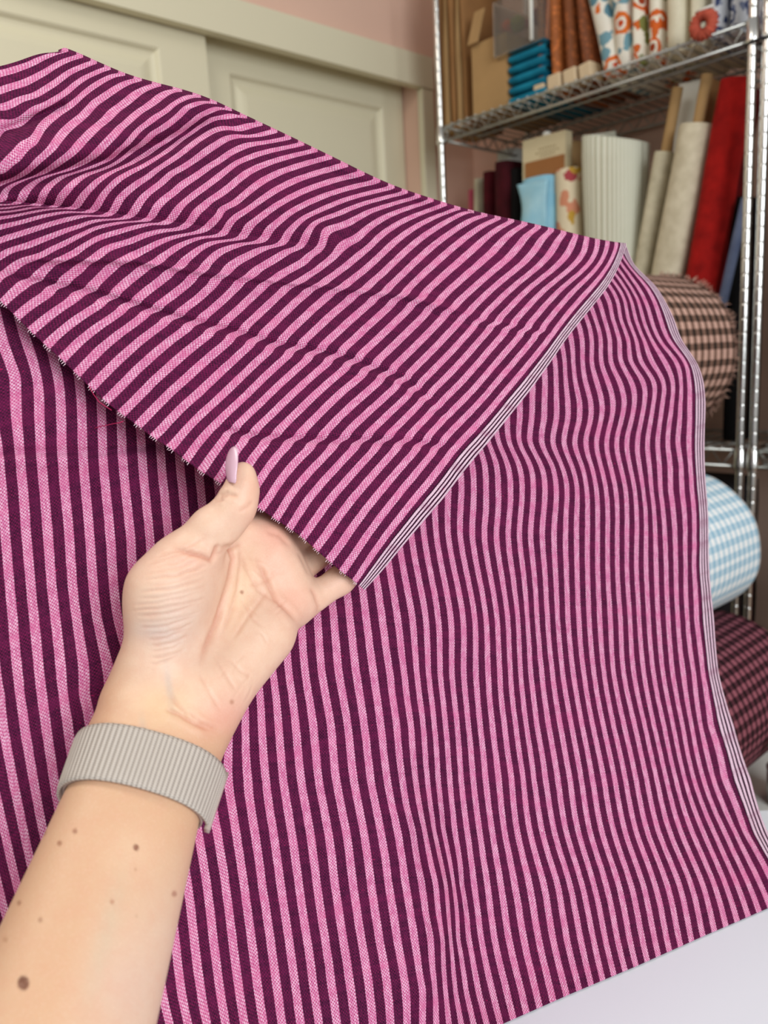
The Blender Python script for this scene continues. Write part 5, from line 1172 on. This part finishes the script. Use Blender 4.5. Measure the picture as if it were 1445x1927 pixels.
# fluted metal cup with red and green ribbon flowers, on the cabinet
def cup_stand():
    b = shl(-0.228, -0.36, CABZ); 
    h = np.linalg.norm(at(1446, 1432, 1.15) - at(1446, 1503, 1.15)); cup = thing('fluted_cup', b, 'fluted silver metal cup at the right edge behind the table', 'cup')
    rows = []
    for z, k in ((0.001, 0.0), (0.001, 1.0), (h, 1.06), (h, 0.97), (0.006, 0.9), (0.006, 0.0)):
        rows.append([b + np.array([0.0, 0.0, z]) + 0.024 * k * (1 + 0.07 * math.cos(q * 18)) * np.array([math.cos(q), math.sin(q), 0]) for q in np.linspace(0, 2 * math.pi, 144, endpoint=False)])
    o = grid_mesh('fluted_wall', np.array(rows), MAT_STEEL, None, None, closed_v=True); reparent(o, cup)
    m = MB()
    m.tube([b + np.array([0.0262 * math.cos(q), 0.0262 * math.sin(q), h]) for q in np.linspace(0, 2 * math.pi, 40)], 0.002, 6, cap=False); part(m, 'rim', MAT_CHROME, cup)
    def flower(label, dx, dz, c, r):
        p = b + np.array([dx, 0.0, h + dz]); root = thing('ribbon_flower', p, label, 'flower', 'ribbon flowers in the cup')
        m = MB(); m.tube([b + np.array([dx * .4, 0.0, 0.012]), p], 0.0016, 6); part(m, 'stem', plain('green_stem', (60, 96, 60), 0.7), root)
        mp = cloth_mat('ribbon_' + label.split()[0], c)
        for i in range(6):
            q = i * math.pi / 3; rows = []
            for u_ in np.linspace(0, 1, 7):
                rows.append([p + r * u_ * np.array([math.cos(q), 0.3 * math.sin(q) - .3 * u_, math.sin(q)]) + r * 0.42 * math.sin(math.pi * min(u_ * .9 + .1, 1)) * v_ * np.array([-math.sin(q), 0, math.cos(q)]) for v_ in np.linspace(-1, 1, 5)])
            o = grid_mesh('petal', np.array(rows), mp); reparent(o, root); o.modifiers.new('thickness', 'SOLIDIFY').thickness = 0.0008
    flower('red ribbon flower in the fluted cup', -0.012, 0.016, (150, 34, 30), 0.014); flower('green ribbon flower in the fluted cup', -0.018, 0.040, (40, 110, 74), 0.013); flower('dark red ribbon flower leaning right in the fluted cup', 0.012, 0.034, (110, 24, 26), 0.015)
cup_stand()
# --- things on the second unit, right edge
def mottled(name, c1, c2):
    t = NT(name); n = t.noise(t.coord(), 38, 4, .7); return t.out(t.ramp(n, [(0.42, srgb(*c1)), (0.6, srgb(*c2))]), 0.95, 0, t.bump(t.noise(t.coord(), 160, 3), 0.8, 0.004), 0.1)
def far_bolt(label, a, b, z0, L, hw, ht, mt, lean=0.0):
    ax = UP + S * lean; ax /= np.linalg.norm(ax); w = -S - ((-S) @ ax) * ax; w /= np.linalg.norm(w); th = np.cross(ax, w); th = th if th @ D > 0 else -th
    Pg, uv = wrapped(None, shl(a, b, z0), ax, w, th, L, hw, ht, 0.002, seed=int(abs(a) * 1000)); o = grid_mesh('fabric_bolt', Pg, mt, None, uv, closed_v=True); tag(o, label, 'fabric bolt')
far_bolt('black and brown mottled plush bolt right of the chrome post', -0.105, 0.075, FL, 0.80, 0.08, 0.055, mottled('mottled_plush', (12, 9, 9), (74, 48, 36)))
far_bolt('dark red knitted bolt low down at the right edge', -0.105, 0.075, Z_BOT + 0.0055, 0.52, 0.07, 0.05, mottled('dark_red_knit', (52, 4, 8), (122, 14, 22)))
far_bolt('black bolt behind the dark red knit', -0.32, 0.16, Z_BOT + 0.0055, 0.58, 0.10, 0.07, cloth_mat('black_wool', (16, 14, 15)))
far_bolt('plum bolt standing behind the mottled plush', -0.34, 0.14, FL, 0.7, 0.10, 0.07, cloth_mat('deep_plum_wool', (44, 20, 32)))
far_bolt('dark grey bolt on the bottom shelf behind the rolls', 0.16, 0.14, Z_BOT + 0.0055, 0.60, 0.11, 0.09, cloth_mat('charcoal_wool', (34, 30, 32)))
far_bolt('dark brown bolt on the bottom shelf beside the charcoal one', 0.42, 0.14, Z_BOT + 0.0055, 0.60, 0.11, 0.09, cloth_mat('dark_brown_wool', (48, 36, 32)))
